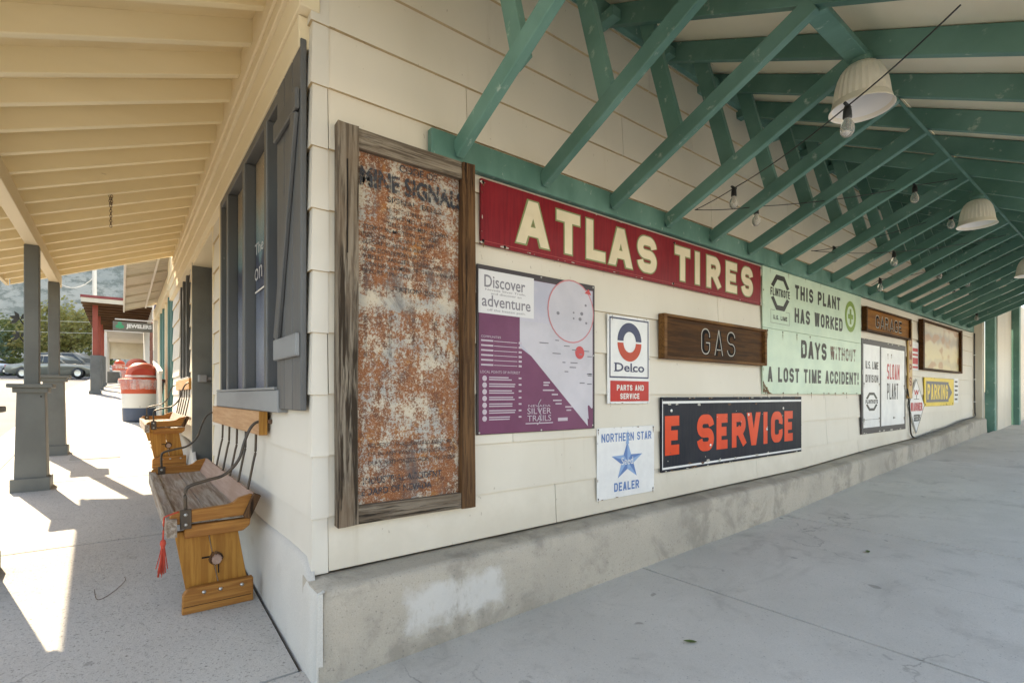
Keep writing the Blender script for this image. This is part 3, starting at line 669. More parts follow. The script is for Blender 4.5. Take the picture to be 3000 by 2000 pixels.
# shutter of three boards with battens and a brace
S = part('shutter', (lambda b: (box(b, -.054, -.0285, .022, .155, 1.262, 2.875, .004), b)[-1])(bm_new()), 'greypaint', B)
bm = bm_new(); box(bm, -.054, -.0285, .160, .300, 1.262, 2.868, .004); part('board', bm, 'greypaint', S)
bm = bm_new(); box(bm, -.054, -.0285, .305, .440, 1.262, 2.85, .004); part('board', bm, 'greypaint', S)
for z0, z1 in ((1.50, 1.60), (2.57, 2.66)):
    bm = bm_new(); box(bm, -.074, -.0545, .03, .435, z0, z1, .004); part('batten', bm, 'greypaint_lt' if z0 < 2 else 'greypaint', S)
bm = bm_new(); beam(bm, (-.064, .40, 1.60), (-.064, .08, 2.57), .08, .018, (1, 0, 0), .003); part('brace', bm, 'greypaint', S)
# door in its recess
for nm, y0, y1, x0, x1, mm in (('door_jamb', 4.50, 4.55, -.03, .20, 'postpaint'), ('door_jamb', 2.94, 2.99, -.02, .20, 'trim')):
    bm = bm_new(); box(bm, x0, x1, y0, y1, .30, 2.84, .003); part(nm, bm, mm, B)
bm = bm_new(); box(bm, -.028, .2, 2.99, 4.50, 2.80, 2.84, .002); part('door_soffit', bm, 'trim', B)
bm = bm_new(); box(bm, -.05, .22, 2.99, 4.50, .3, .45, .006); part('door_step', bm, 'plaster', B)
D = part('door', (lambda b: (box(b, .155, .20, 2.995, 3.10, .47, 2.79), box(b, .155, .20, 4.39, 4.495, .47, 2.79), box(b, .155, .20, 3.10, 4.39, 2.66, 2.79), box(b, .155, .20, 3.10, 4.39, .47, .75), b)[-1])(bm_new()), 'greypaint', B)
bm = bm_new(); box(bm, .172, .178, 3.10, 4.39, .75, 2.66); part('pane', bm, 'glass', D)
m_, t_, b_ = new_mat('door_reflection_paint'); tc = t_.nodes.new('ShaderNodeTexCoord'); sp = t_.nodes.new('ShaderNodeSeparateXYZ'); lnk(t_, tc.outputs['Object'], sp.inputs[0])
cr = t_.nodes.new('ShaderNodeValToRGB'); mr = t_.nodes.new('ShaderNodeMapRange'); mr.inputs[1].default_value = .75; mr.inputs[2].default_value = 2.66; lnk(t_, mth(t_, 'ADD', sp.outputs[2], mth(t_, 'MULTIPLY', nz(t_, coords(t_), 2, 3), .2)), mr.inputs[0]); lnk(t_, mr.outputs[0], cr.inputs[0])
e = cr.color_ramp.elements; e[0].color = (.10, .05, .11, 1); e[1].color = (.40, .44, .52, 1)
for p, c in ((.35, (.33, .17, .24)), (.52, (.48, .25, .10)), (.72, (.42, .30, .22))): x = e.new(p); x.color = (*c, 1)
lnk(t_, cr.outputs[0], b_.inputs['Base Color']); M['door_reflection'] = m_
bm = bm_new(); box(bm, .185, .19, 3.11, 4.38, .76, 2.65); part('poster', bm, 'door_reflection', D)  # gradient sheet paints the orange reflection of the door glass
bm = bm_new(); box(bm, .02, .10, 4.36, 4.49, 1.48, 1.56, .006); box(bm, .03, .155, 4.40, 4.44, 1.50, 1.54, .004); part('handle', bm, 'greypaint_lt', D)
# far window of the same shop
W2 = part('window', (lambda b: (box(b, -.01, .07, 4.86, 4.93, 1.55, 2.905), box(b, -.01, .07, 6.17, 6.24, 1.55, 2.905), box(b, -.01, .07, 4.93, 6.17, 2.84, 2.905), b)[-1])(bm_new()), 'greypaint', B)
for y0 in (5.28, 5.72):
    bm = bm_new(); box(bm, -.02, .07, y0, y0 + .08, 1.55, 2.84, .003); part('mullion', bm, 'greypaint', W2)
bm = bm_new(); box(bm, .055, .06, 4.93, 6.17, 1.55, 2.84); part('pane', bm, 'glass', W2)
bm = bm_new(); box(bm, .064, .068, 4.93, 6.17, 1.55, 2.84); part('blind', bm, paint('window_blind', (.09, .075, .07)), W2)
bm = bm_new(); box(bm, -.04, .02, 4.84, 6.28, 1.44, 1.55, .004); part('sill', bm, 'greypaint_lt', W2)
bm = bm_new(); box(bm, -.026, 0, 4.56, 4.66, .8, 2.91, .003); part('door_casing', bm, 'trim', B)
bm = bm_new(); box(bm, -.05, 0, 2.287, 2.36, 1.37, 2.837, .003); part('window_casing', bm, 'trim', B)

# ------------------------------------------------------------------ street canopy (left) with its posts
CY0, CY1 = -.35, 6.48
LC = thing('street_canopy', 'cream painted wooden canopy with exposed rafters over the sidewalk', 'canopy', (-1.32, 3, .4))
def cz(x): return 3.32 - .375 * (-x - .08)     # underside of the rafters
bm = bm_new(); box(bm, -.078, -.045, CY0, CY1, 3.24, 3.50, .003); part('ledger', bm, 'trim', LC)
bm = bm_new(); box(bm, -.095, -.079, CY0, CY1, 3.20, 3.285, .003); part('ledger_strip', bm, 'trim', LC)
y = CY1 - .03; k = 0
rr = random.Random(5)
sl = math.atan(.375)
while y > CY0:
    bm = bm_new(); h = .135; wd = .045
    y_ = y + rr.uniform(-.008, .008); tw = rr.uniform(-.004, .004); b2 = bmesh.new()
    xs_ = frange(-1.75, -.0785, 8); rows = []
    for x in xs_:
        n = noise.noise(Vector((x * 1.3, k * 5.1, 0))) * .005; z = cz(x) + n * .6
        rows.append([b2.verts.new(p) for p in ((x, y_ - wd / 2 + n, z + .004), (x, y_ - wd / 2 + .005 + n, z), (x, y_ + wd / 2 - .005 + n, z), (x, y_ + wd / 2 + n, z + .004), (x, y_ + wd / 2 + n, z + h + .004), (x, y_ - wd / 2 + n, z + h + .004))])
    for r0, r1 in zip(rows, rows[1:]):
        for q in range(6): b2.faces.new((r0[q], r0[(q + 1) % 6], r1[(q + 1) % 6], r1[q]))
    b2.faces.new(rows[0][::-1]); b2.faces.new(rows[-1]); merge(bm, b2)
    part('rafter', bm, 'canopy', LC); y -= .345; k += 1
# deck boards above the rafters, running along the street
x = -1.80; k = 0
while x < -.06:
    x1 = min(x + .292, -.06); bm = bm_new()
    z0, z1 = cz(x) + .136, cz(x1) + .136; e0 = .003 * (k % 2)
    A = [bm.verts.new(p) for p in ((x - .004, CY0 - .03, z0 + e0 - .0015), (x1 + .004, CY0 - .03, z1 + e0 + .0015), (x1 + .004, CY1 + .01, z1 + e0 + .0015), (x - .004, CY1 + .01, z0 + e0 - .0015))]
    C_ = [bm.verts.new(v.co + Vector((0, 0, .02))) for v in A]
    bm.faces.new(A[::-1]); bm.faces.new(C_)
    for q in range(4): bm.faces.new((A[q], A[(q + 1) % 4], C_[(q + 1) % 4], C_[q]))
    part('deck_board', bm, 'deck', LC); x += .292; k += 1
bm = bm_new(); beam(bm, (-.07, CY1 + .012, cz(-.07) + .19), (-1.82, CY1 + .012, cz(-1.82) + .19), .02, .05); part('roof_edge', bm, 'postpaint', LC)
bm = bm_new(); box(bm, -1.80, -1.765, CY0, CY1, cz(-1.78) + .0, cz(-1.78) + .16, .003); part('eave_fascia', bm, 'trim', LC)
bm = bm_new(); box(bm, -1.365, -1.275, CY0, CY1 - .03, cz(-1.32) - .145, cz(-1.275) - .02, .004); part('post_beam', bm, 'trim', LC)
for qx, py in ((0, 4.155), (0, 6.07), (-.05, 1.85), (-.05, -.5)):
    g0 = lerp_tab(YT, py); zt = cz(-1.32) - .146
    bm = bm_new(); box(bm, -1.372 + qx, -1.268 + qx, py - .052, py + .052, g0 + .95, zt, .005); p_ = part('post', bm, 'postpaint', LC)
    bm = bm_new()
    A = [bm.verts.new((-1.32 + qx + sx * .112, py + sy * .112, g0 + .05)) for sx, sy in ((-1, -1), (1, -1), (1, 1), (-1, 1))]
    C_ = [bm.verts.new((-1.32 + qx + sx * .094, py + sy * .094, g0 + .93)) for sx, sy in ((-1, -1), (1, -1), (1, 1), (-1, 1))]
    bm.faces.new(A[::-1]); bm.faces.new(C_)
    for q in range(4): bm.faces.new((A[q], A[(q + 1) % 4], C_[(q + 1) % 4], C_[q]))
    bmesh.ops.bevel(bm, geom=bm.edges[:], offset=.004, segments=1, affect='EDGES'); part('pedestal', bm, 'postpaint', p_)
    bm = bm_new(); box(bm, -1.475 + qx, -1.165 + qx, py - .155, py + .155, g0 + .93, g0 + .965, .005); box(bm, -1.44 + qx, -1.2 + qx, py - .12, py + .12, g0 + .885, g0 + .931, .004); part('capital', bm, 'postpaint', p_)
    bm = bm_new(); box(bm, -1.455 + qx, -1.185 + qx, py - .135, py + .135, g0 - .02, g0 + .11, .005); part('plinth', bm, 'postpaint', p_)
    if py in (4.155,):
        for zz in (g0 + .85, ):
            bm = bm_new(); cyl(bm, (-1.25, py - .1, zz), (-1.25, py - .1125, zz), .008, 8); part('bolt', bm, 'black', p_)

# ------------------------------------------------------------------ drive canopy (right): ledger, trusses, roof panels
RC = thing('drive_canopy', 'green timber truss canopy with cream roof panels over the driveway', 'canopy', (6, -2.4, .3))
feet = [.685, 1.262, 1.85, 2.43, 3.01, 3.60, 4.19, 4.78, 5.36, 5.92, 6.47, 7.03, 7.58, 8.13, 8.68, 9.22, 9.76, 10.3, 10.85, 11.38, 11.93, 12.48, 13.03, 13.58, 14.13, 14.7]
bm = bm_new(); box(bm, .535, 11.9, -.065, -.022, 2.498, 2.643, .004); part('wall_ledger', bm, 'green', RC)
bm = bm_new(); box(bm, .3, 11.9, -.06, -.009, 3.76, 3.88, .004); part('upper_ledger', bm, 'green', RC)
for i, x in enumerate(feet + [-.47, .11]):
    j = noise.noise(Vector((i * 1.7, 3, 1))) * .012
    short = x < .5
    bm = bm_new(); beam(bm, (x, -.03, 3.80 + .0), (x, -2.1, 3.80 - .5 * 2.07), .044, .12, (0, 0, 1), .003); part('rafter', bm, 'green', RC)
    if short or x > 11.5: continue
    b2 = bm_new(); beam(b2, (x, -.066, 2.567 + j), (x, -1.275, 3.125), .046, .092, (0, 0, 1), .004); part('strut', b2, 'green', RC)
    b2 = bm_new(); beam(b2, (x + .0465, -.53, 2.79), (x + .0465, -.30, 3.66), .044, .092, (0, 1, .3), .003); part('web', b2, 'green', RC)
    b2 = bm_new(); box(b2, x - .1, x - .025, -.16, -.008, 3.695 + .0, 3.755); part('block', b2, 'green', RC)
for y0, y1 in ((-1.19, -.005), (-2.13, -1.196)):
    for x0, x1 in ((-.7, .99), (.995, 3.38), (3.385, 5.78), (5.785, 8.2), (8.205, 10.6), (10.605, 13.0), (13.005, 15.6)):
        bm = bm_new(); z = lambda y: 3.80 + .073 - .5 * (-y - .03)
        A = [bm.verts.new(p) for p in ((x0, y0, z(y0)), (x1, y0, z(y0)), (x1, y1, z(y1)), (x0, y1, z(y1)))]
        C_ = [bm.verts.new(v.co + Vector((0, 0, .018))) for v in A]
        bm.faces.new(A[::-1]); bm.faces.new(C_)
        for q in range(4): bm.faces.new((A[q], A[(q + 1) % 4], C_[(q + 1) % 4], C_[q]))
        part('roof_panel', bm, 'roofpanel', RC)
bm = bm_new(); box(bm, -.6, 15.5, -2.125, -2.04, 2.55, 2.675, .004); part('outer_beam', bm, 'green', RC)
# ridge conduit with fittings
bm = bm_new(); tube(bm, [(3.02, -1.285, 3.085), (7.4, -1.285, 3.08), (11.9, -1.285, 3.075)], .010, 6)
CD = solo('conduit_pipe', bm, 'green', 'thin green conduit pipe running under the truss peaks', 'pipe', (3.02, -1.285, 3.08))
bm = bm_new(); beam(bm, (1.86, -1.275, 3.1), (2.43, -1.275, 3.1), .09, .035, (0, 0, 1), .003); part('lamp_bracket', bm, 'green', RC)

# ------------------------------------------------------------------ lamps
def lamp(x, z, label, k):
    y = -1.285; L = thing('pendant_lamp', label, 'lamp', (x, y, z), 'ribbed dome lamps under the drive canopy')
    bm = bm_new()
    prof = [(.052, .27), (.06, .275), (.085, .262), (.108, .235), (.126, .195), (.138, .15), (.146, .10), (.15, .065), (.152, .05)]
    lathe(bm, prof, 56, (x, y, z), .028, k=k); part('shade', bm, 'lampshade', L, recalc=True)
    bm = bm_new(); lathe(bm, [(.153, .052), (.158, .045), (.166, .015), (.176, .0), (.172, .0), (.162, .014), (.15, .045)], 48, (x, y, z), k=k); part('rim', bm, 'lampshade', L)
    bm = bm_new(); lathe(bm, [(.170, .002), (.150, .04), (.14, .10), (.128, .16), (.105, .22), (.07, .25), (.0005, .255)], 48, (x, y, z), k=k); part('reflector', bm, 'lampwhite', L)
    bm = bm_new(); lathe(bm, [(.0005, .27), (.058, .272), (.058, .33), (.0005, .332)], 20, (x, y, z), k=k); part('collar', bm, 'green', L)
    bm = bm_new(); lathe(bm, [(.0005, .10), (.018, .105), (.03, .13), (.028, .16), (.016, .19), (.016, .25)], 14, (x, y, z), k=k); part('bulb', bm, 'bulb', L)
    return L
lamp(2.40, 2.825, 'nearest ribbed cream dome lamp, the largest, hanging from the green trusses', .84)
lamp(5.03, 2.755, 'middle ribbed cream dome lamp, smaller, farther under the canopy', .76)
lamp(7.72, 2.72, 'farthest ribbed cream dome lamp, cut by the right picture edge', .76)

# ------------------------------------------------------------------ string lights
def string(label, pts, bulbs):
    L = thing('string_light', label, 'string lights', pts[0], 'festoon bulb strings under the drive canopy')
    out = []
    for a, b_ in zip(pts, pts[1:]):
        n = 8; ln = (Vector(b_) - Vector(a)).length
        for k in range(n):
            f = k / n; p = Vector(a).lerp(Vector(b_), f); p.z -= .018 * ln * 4 * f * (1 - f); out.append(p)
    out.append(Vector(pts[-1])); bm = bm_new(); tube(bm, out, .0032, 5); part('cable', bm, 'black', L)
    for i in bulbs:
        p = Vector(pts[i])
        bm = bm_new(); lathe(bm, [(.0005, .002), (.013, .0), (.017, -.02), (.019, -.05), (.0185, -.056), (.0005, -.056)], 10, p); s_ = part('socket', bm, 'black', L)
        bm = bm_new(); tube(bm, [p + Vector((-.03, .0, .004)), p + Vector((.03, 0, .004))], .008, 6); part('clip', bm, 'black', s_)
        bm = bm_new(); lathe(bm, [(.013, -.054), (.016, -.065), (.026, -.085), (.030, -.105), (.027, -.125), (.016, -.139), (.0005, -.143)], 14, p); part('bulb', bm, 'bulb', L)
        bm = bm_new(); tube(bm, [p + Vector((-.006, 0, -.06)), p + Vector((-.008, 0, -.1)), p + Vector((.008, 0, -.1)), p + Vector((.006, 0, -.06))], .0012, 4); part('filament', bm, 'rustiron', s_)
    return L
att1 = Vector((2.551, -0.217, 2.640))
string('nearest bulb string, passing in front of the big dome lamp', [Vector((1.679, -1.818, 2.706)), Vector((1.988, -1.361, 2.663)), Vector((2.723, -0.412, 2.775)), att1], [1, 2])
string('bulb string from the wall below the fourth truss to the right edge', [att1 + Vector((.01, 0, .004)), Vector((3.045, -0.409, 2.721)), Vector((4.344, -1.033, 3.001)), Vector((5.453, -1.510, 3.329))], [1, 2])
att2 = Vector((4.500, -0.206, 2.692))
string('bulb string passing just left of the middle dome lamp', [att2, Vector((4.785, -0.299, 2.754)), Vector((5.483, -1.027, 3.027)), Vector((6.304, -1.408, 3.370))], [1, 2])
string('bulb string slung below the middle dome lamp', [att2 + Vector((.01, 0, .004)), Vector((5.423, -0.602, 2.754)), Vector((7.296, -1.290, 3.163))], [1])
att3 = Vector((6.068, -0.216, 2.580))
string('bulb string above the brown wooden garage sign', [att3, Vector((6.204, -0.257, 2.657)), Vector((7.508, -0.506, 2.937)), Vector((8.997, -1.088, 3.289))], [1, 2])
att4 = Vector((8.988, -0.196, 2.833))
string('bulb string above the blurred framed poster', [att4, Vector((9.148, -0.320, 2.924)), Vector((8.516, -0.590, 2.955)), Vector((9.564, -1.020, 3.210))], [1, 2])
string('farthest bulb string near the end of the wall', [Vector((10.635, -0.205, 2.632)), Vector((10.758, -0.299, 2.724)), Vector((11.207, -0.394, 2.933)), Vector((10.531, -0.503, 3.018)), Vector((11.124, -0.834, 3.217))], [1, 2, 3])

# ------------------------------------------------------------------ signs on the drive wall (front faces look towards -Y)
WY = -.024          # face of the siding
def sign(name, label, cat, x0, x1, z0, z1, m, th=.012, gap=.0, bev=.002):
    """a signboard: Empty at its lower left corner with the sheet as first part"""
    L = thing(name, label, cat, (x0, WY, z0)); bm = bm_new(); box(bm, x0, x1, WY - gap - th, WY - gap, z0, z1, bev); part('sheet', bm, m, L)
    return L, WY - gap - th - .0012
def lettering(L, items, m, y, nm='lettering', **kw):
    for it in items:
        bm = bm_new(); text(bm, *it[:5], y, *(it[5:] if len(it) > 5 else ())); p = part('letter' if len(it[0]) == 1 and nm == 'lettering' else nm, bm, m, L, recalc=False, **kw)
        if len(it[0]) > 1: p['kind'] = 'stuff'
M['rust_run'] = worn_letter('rust_run', (.20, .10, .045), .44, .60, 50, .9)
def edge_chips(L, x0, x1, z0, z1, y, n, m='rust_run', s=.012, seed=1):
    r_ = random.Random(seed)
    for k in range(n):
        e = r_.random(); s_ = s * r_.uniform(.4, 1.5); al = s_ * r_.uniform(1, 3.2)
        if e < .38: cx, cz_, ax, az = r_.uniform(x0 + al, x1 - al), z0 + s_ * .5, al, s_ * .48
        elif e < .76: cx, cz_, ax, az = r_.uniform(x0 + al, x1 - al), z1 - s_ * .5, al, s_ * .48
        elif e < .88: cx, cz_, ax, az = x0 + s_ * .5, r_.uniform(z0 + al, z1 - al), s_ * .48, al * .7
        else: cx, cz_, ax, az = x1 - s_ * .5, r_.uniform(z0 + al, z1 - al), s_ * .48, al * .7
        bm = bm_new(); poly_xz(bm, [(cx + ax * math.cos(a) * r_.uniform(.55, 1), cz_ + az * math.sin(a) * r_.uniform(.55, 1)) for a in [q * 6.283 / 9 for q in range(9)]], y - .0022 - .00003 * k); part('chip', bm, m, L, recalc=False)
def screws(L, pts, y, r=.007, m='steel', run=0):
    for x, z in pts:
        if run:
            h_ = run * rs.uniform(.5, 1.3); bm = bm_new(); poly_xz(bm, [(x - r * .9, z), (x + r * .9, z), (x + r * .5, z - h_ * .6), (x, z - h_), (x - r * .6, z - h_ * .5)], y - .0007); part('rust_run', bm, 'rust_run', L, recalc=False)
        bm = bm_new(); lathe(bm, [(.0005, .003), (r * .7, .0025), (r, 0)], 8)
        for v in bm.verts: v.co = Vector((x + v.co.x, y - v.co.z, z + v.co.y))
        part('screw', bm, m, L)
# 1 code of mine signals, rusted sheet in a timber frame
L = thing('mine_signals_sign', 'tall rusted enamel mine signals sign in a weathered timber frame', 'sign', (.075, WY, .755))
bm = bm_new(); nx, nz2 = 22, 60
gx = frange(.150, .715, nx); gzz = frange(.80, 2.49, nz2)
V = [[bm.verts.new((x, WY - .014 - .004 * noise.noise(Vector((x * 4, z * 2.2, 3))) - (.006 * max(0, 1 - abs(z - 1.755) / .02)) - (.004 * max(0, 1 - abs(z - 1.40 - .06 * x) / .012)), z)) for z in gzz] for x in gx]
for i in range(nx):
    for j in range(nz2): f = bm.faces.new((V[i][j], V[i][j + 1], V[i + 1][j + 1], V[i + 1][j])); f.smooth = True
part('rusted_sheet', bm, 'rust', L)
for nm, a, mm, sd_ in (('frame_stile', (.075, .163, WY - .055, WY, .757, 2.518, 3, 26, 2), 'wood_grey_v', 1), ('frame_stile', (.703, .780, WY - .055, WY, .755, 2.516, 3, 26, 2), 'wood_brown_v', 2),
                       ('frame_rail', (.164, .702, WY - .046, WY, 2.432, 2.515, 10, 3, 2), 'wood_grey_h', 3), ('frame_rail', (.164, .702, WY - .046, WY, .757, .836, 10, 3, 2), 'wood_grey_h', 4)):
    bm = bm_new(); x0, x1, y0, y1, z0, z1, n1_, n2_, n3_ = a; rough_board(bm, x0, x1, y0, y1, z0, z1, n1_, n2_, n3_, .0035, 8, sd_); part(nm, bm, mm, L)
bm = bm_new(); box(bm, .112, .116, WY - .057, WY - .05, 1.95, 2.36); part('frame_split', bm, 'dark', L)
yy = WY - .0225
lettering(L, [('CODE OF', .373, .575, 2.385, 2.42, .015), ('MINE SIGNALS', .181, .729, 2.275, 2.365, .035)], 'mine_letter', yy)
lettering(L, [('SIGNAL  BELLS', .313, .60, 2.228, 2.255, .01)], 'mine_small', yy)
rows = ['HOIST  1 BELL', 'LOWER MEN  2 BELLS', 'BELLS HOIST MEN  SLOWLY', 'STOP IF IN MOTION  DANGER', 'FEEL FOR CAGE AND LOWER', 'BEFORE BLASTING RING', 'SEND DOWN POWDER  TOOLS', '9 BELLS DANGER SIGNAL FIRE', 'THEN RING NUMBER OF STATION WANTED', 'BEFORE RING LOT']
it = []
for k, s in enumerate(rows):
    z = 2.185 - k * .0335; it.append((s, .195 if k > 2 else .31, .31 + .39 * min(1, len(s) / 27) if k < 3 else .20 + .5 * min(1, len(s) / 32), z, z + .02, .004))
it.append(('STATION  BELLS', .331, .60, 1.815, 1.84, .008))
for k in range(5): it.append(('1234567 LEVEL', .20 + .12 * k, .215 + .12 * k, 1.50, 1.70, .0))
for k, s in enumerate(['NO PERSON SHALL RING ANY SIGNAL BELL', 'OR IN ANY WAY INTERFERE EXCEPT', 'DULY AUTHORIZED HOIST ENGINEER']): it.append((s, .22, .68, 1.09 - k * .04, 1.11 - k * .04, .0))
lettering(L, it, 'mine_small', yy)
lettering(L, [('INDUSTRIAL ACCIDENT', .196, .60, .925, .958, .018), ('BOARD OF NEVADA', .19, .545, .875, .908, .018)], 'mine_letter', yy)
# 2 atlas tires
L, y = sign('tyre_sign', 'long dark red enamel tire sign with large cream letters under the green ledger', 'sign', .842, 3.865, 2.133, 2.482, 'red_enamel', .016)
at = [('A', 1.077, 1.328), ('T', 1.384, 1.58), ('L', 1.636, 1.811), ('A', 1.841, 2.086), ('S', 2.137, 2.349), ('T', 2.569, 2.763), ('I', 2.826, 2.897), ('R', 2.989, 3.189), ('E', 3.274, 3.45), ('S', 3.523, 3.718)]
sign_letters(L, at, 2.186, 2.436, .062, 'green_outline', y, .009, 'letter_outline'); sign_letters(L, at, 2.186, 2.436, .062, 'cream_letter', y - .0012)
bm = bm_new(); quad_xz(bm, .85, 3.857, 2.150, 2.1535, y); part('border_line', bm, plain('border_red', (.36, .05, .05), .4), L)
for x0, z0 in ((1.0, 2.138), (2.55, 2.15), (2.56, 2.45), (.85, 2.46), (.85, 2.14)):
    bm = bm_new(); pts = [(x0 + (.028 if 1 < x0 < 1.1 or x0 == 1.0 else .016) * math.cos(a) * rs.uniform(.4, 1.4), z0 + .01 * math.sin(a) * rs.uniform(.5, 1.2)) for a in [k * 6.283 / 11 for k in range(11)]]
    poly_xz(bm, [(px, max(2.1345, min(2.4805, pz))) for px, pz in pts], y - .0004); part('chip', bm, plain('chip_grey', (.45, .43, .38), .8), L)
screws(L, [(1.0, 2.142), (2.55, 2.152), (2.56, 2.452), (.856, 2.462), (.856, 2.15), (3.85, 2.462), (3.85, 2.15)], y - .001, .009, 'dark', run=.035)
edge_chips(L, .844, 3.863, 2.135, 2.480, y, 26, bpy.data.materials['chip_grey'], .006, 9)
edge_chips(L, .844, 3.863, 2.135, 2.480, y, 18, 'rustiron', .006, 10)
# 3 trail map
L, y = sign('trail_map_panel', 'square purple and white tourist trail map panel with a red-ringed circle', 'map', .822, 1.722, 1.118, 2.026, 'map_dark', .01)
def flat(nm, m, L, fn):
    bm = bm_new(); fn(bm); p = part(nm, bm, m, L, recalc=False)
    if nm in ('place_marks', 'legend_print', 'faded_print', 'red_blocks', 'serifs', 'badge', 'emblem_box', 'plant_mark', 'border', 'white_stripe', 'green_ring', 'print_corner'): p['kind'] = 'stuff'
    return p
flat('print_field', 'purple', L, lambda b: poly_xz(b, [(.832, 1.122), (1.690, 1.122), (1.704, 1.135), (1.704, 1.99), (.832, 1.99)], y))
flat('print_shade', 'map_pale', L, lambda b: poly_xz(b, [(1.109, 1.60), (1.20, 1.55), (1.66, 1.18), (1.70, 1.20), (1.70, 1.988), (1.109, 1.988)], y - .0004))
flat('state_outline', 'map_white', L, lambda b: poly_xz(b, [(1.109, 1.629), (1.658, 1.135), (1.645, 1.27), (1.665, 1.278), (1.688, 1.255), (1.698, 1.26), (1.698, 1.75), (1.109, 1.75)], y - .0008))
flat('print_corner', 'purple', L, lambda b: (poly_xz(b, [(.832, 1.4), (1.109, 1.4), (1.109, 1.78), (.832, 1.78)], y - .001), poly_xz(b, [(1.668, 1.135), (1.70, 1.135), (1.70, 1.25), (1.69, 1.245), (1.665, 1.268), (1.655, 1.262)], y - .0012)))
flat('title_card', plain('map_card', (.66, .65, .66), .5), L, lambda b: quad_xz(b, .829, 1.212, 1.768, 2.0, y - .0016))
lettering(L, [('Discover', .866, 1.147, 1.908, 1.975, .012), ('adventure', .85, 1.187, 1.805, 1.868, .012)], 'map_grey', y - .002)
lettering(L, [('Nevada Silver Trails,', .872, 1.15, 1.889, 1.902, .0), ('and discover an', .91, 1.12, 1.872, 1.884, .0), ('off the beaten path.', .885, 1.15, 1.779, 1.795, .0)], 'map_grey', y - .002)
flat('circle_inset', 'map_white', L, lambda b: disc_xz(b, 1.512, 1.84, .192, .19, y - .0024))
flat('circle_ring', plain('soft_red_ring', (.56, .20, .22), .6), L, lambda b: ring_xz(b, 1.512, 1.84, .196, .188, y - .0028, sz=.985))
flat('badge', 'red_print', L, lambda b: (disc_xz(b, 1.584, 1.593, .04, .04, y - .0018), poly_xz(b, [(1.625, 1.965), (1.685, 1.96), (1.66, 1.995)], y - .0032)))
def blobs(b):
    for x, z, s in ((1.40, 1.82, .013), (1.60, 1.835, .014), (1.585, 1.80, .014), (1.53, 1.835, .008), (1.53, 1.80, .008), (1.635, 1.89, .01), (1.64, 1.78, .01)): disc_xz(b, x, z, s, s * .8, y - .003, 9)
    for k in range(34):
        x = 1.16 + .52 * rs.random(); z = 1.66 - .36 * rs.random()
        if z > 1.70 - (x - 1.13) * .78: quad_xz(b, x, min(1.69, x + .02 + .05 * rs.random()), z, z + .006, y - .003)
flat('place_marks', 'map_grey', L, blobs)
def lines(b):
    for k in range(6): quad_xz(b, .845, .925, 1.618 - k * .026, 1.627 - k * .026, y - .0022); quad_xz(b, .93, 1.09, 1.620 - k * .026, 1.6235 - k * .026, y - .0022); quad_xz(b, 1.10, 1.122, 1.617 - k * .026, 1.628 - k * .026, y - .0022)
    for k in range(7):
        z = 1.42 - k * .036; disc_xz(b, .868, z, .015, .015, y - .0022, 14)
        for q in range(2): quad_xz(b, .897, 1.02 + .06 * rs.random(), z + .003 - q * .012, z + .009 - q * .012, y - .0022)
        quad_xz(b, 1.10, 1.12, z, z + .009, y - .0022)
    for x, z, w_ in ((1.285, 1.40, .05), (1.285, 1.385, .04), (1.28, 1.355, .09), (1.35, 1.33, .05), (1.36, 1.295, .07), (1.38, 1.275, .05), (1.46, 1.255, .06), (1.47, 1.235, .04)): quad_xz(b, x, x + w_, z, z + .008, y - .0022)
    quad_xz(b, 1.15, 1.36, 1.165, 1.171, y - .0022); quad_xz(b, 1.40, 1.48, 1.175, 1.195, y - .0022)
flat('legend_print', 'map_lite', L, lines)
lettering(L, [('LOCAL POINTS OF INTEREST', .84, 1.11, 1.448, 1.462, .0), ('NEVADA', 1.17, 1.34, 1.262, 1.275, .0), ('SILVER', 1.163, 1.345, 1.222, 1.256, .0), ('TRAILS', 1.163, 1.345, 1.18, 1.214, .0), ('COMMUNITIES', .845, .975, 1.638, 1.65, .0)], 'map_lite', y - .0026)
bm = bm_new(); tube(bm, [Vector(p) for p in smooth_path([(1.265, y - .003, 1.305), (1.245, y - .003, 1.275), (1.255, y - .003, 1.24), (1.265, y - .003, 1.21), (1.255, y - .003, 1.175), (1.235, y - .003, 1.16)])], .003, 4); part('swoosh', bm, 'map_lite', L)
screws(L, [(.835, 1.13), (1.70, 1.14), (1.27, 2.016), (1.708, 1.58), (1.705, 2.012), (1.27, 1.127)], y - .0005, .006)
# 4 delco
L, y = sign('auto_parts_sign', 'upright white sign with a blue and red ring above red parts and service panel', 'sign', 1.845, 2.283, 1.272, 1.861, 'white_enamel', .008)
flat('border', 'navy', L, lambda b: (quad_xz(b, 1.862, 2.27, 1.836, 1.846, y), quad_xz(b, 1.862, 2.27, 1.445, 1.455, y), quad_xz(b, 1.862, 1.872, 1.455, 1.836, y), quad_xz(b, 2.26, 2.27, 1.455, 1.836, y)))
flat('half_ring', 'navy', L, lambda b: ring_xz(b, 2.066, 1.694, .125, .064, y, 0, 180)); flat('half_ring', 'delco_red2', L, lambda b: ring_xz(b, 2.066, 1.682, .125, .064, y, 180, 360))
lettering(L, [('Delco', 1.915, 2.222, 1.487, 1.546, .02)], 'navy', y)
flat('serifs', 'navy', L, lambda b: (quad_xz(b, 1.905, 1.955, 1.487, 1.4925, y - .0003), quad_xz(b, 1.905, 1.955, 1.5405, 1.546, y - .0003), quad_xz(b, 2.075, 2.112, 1.487, 1.492, y - .0003)))
flat('red_panel', 'delco_red', L, lambda b: quad_xz(b, 1.870, 2.272, 1.288, 1.426, y))
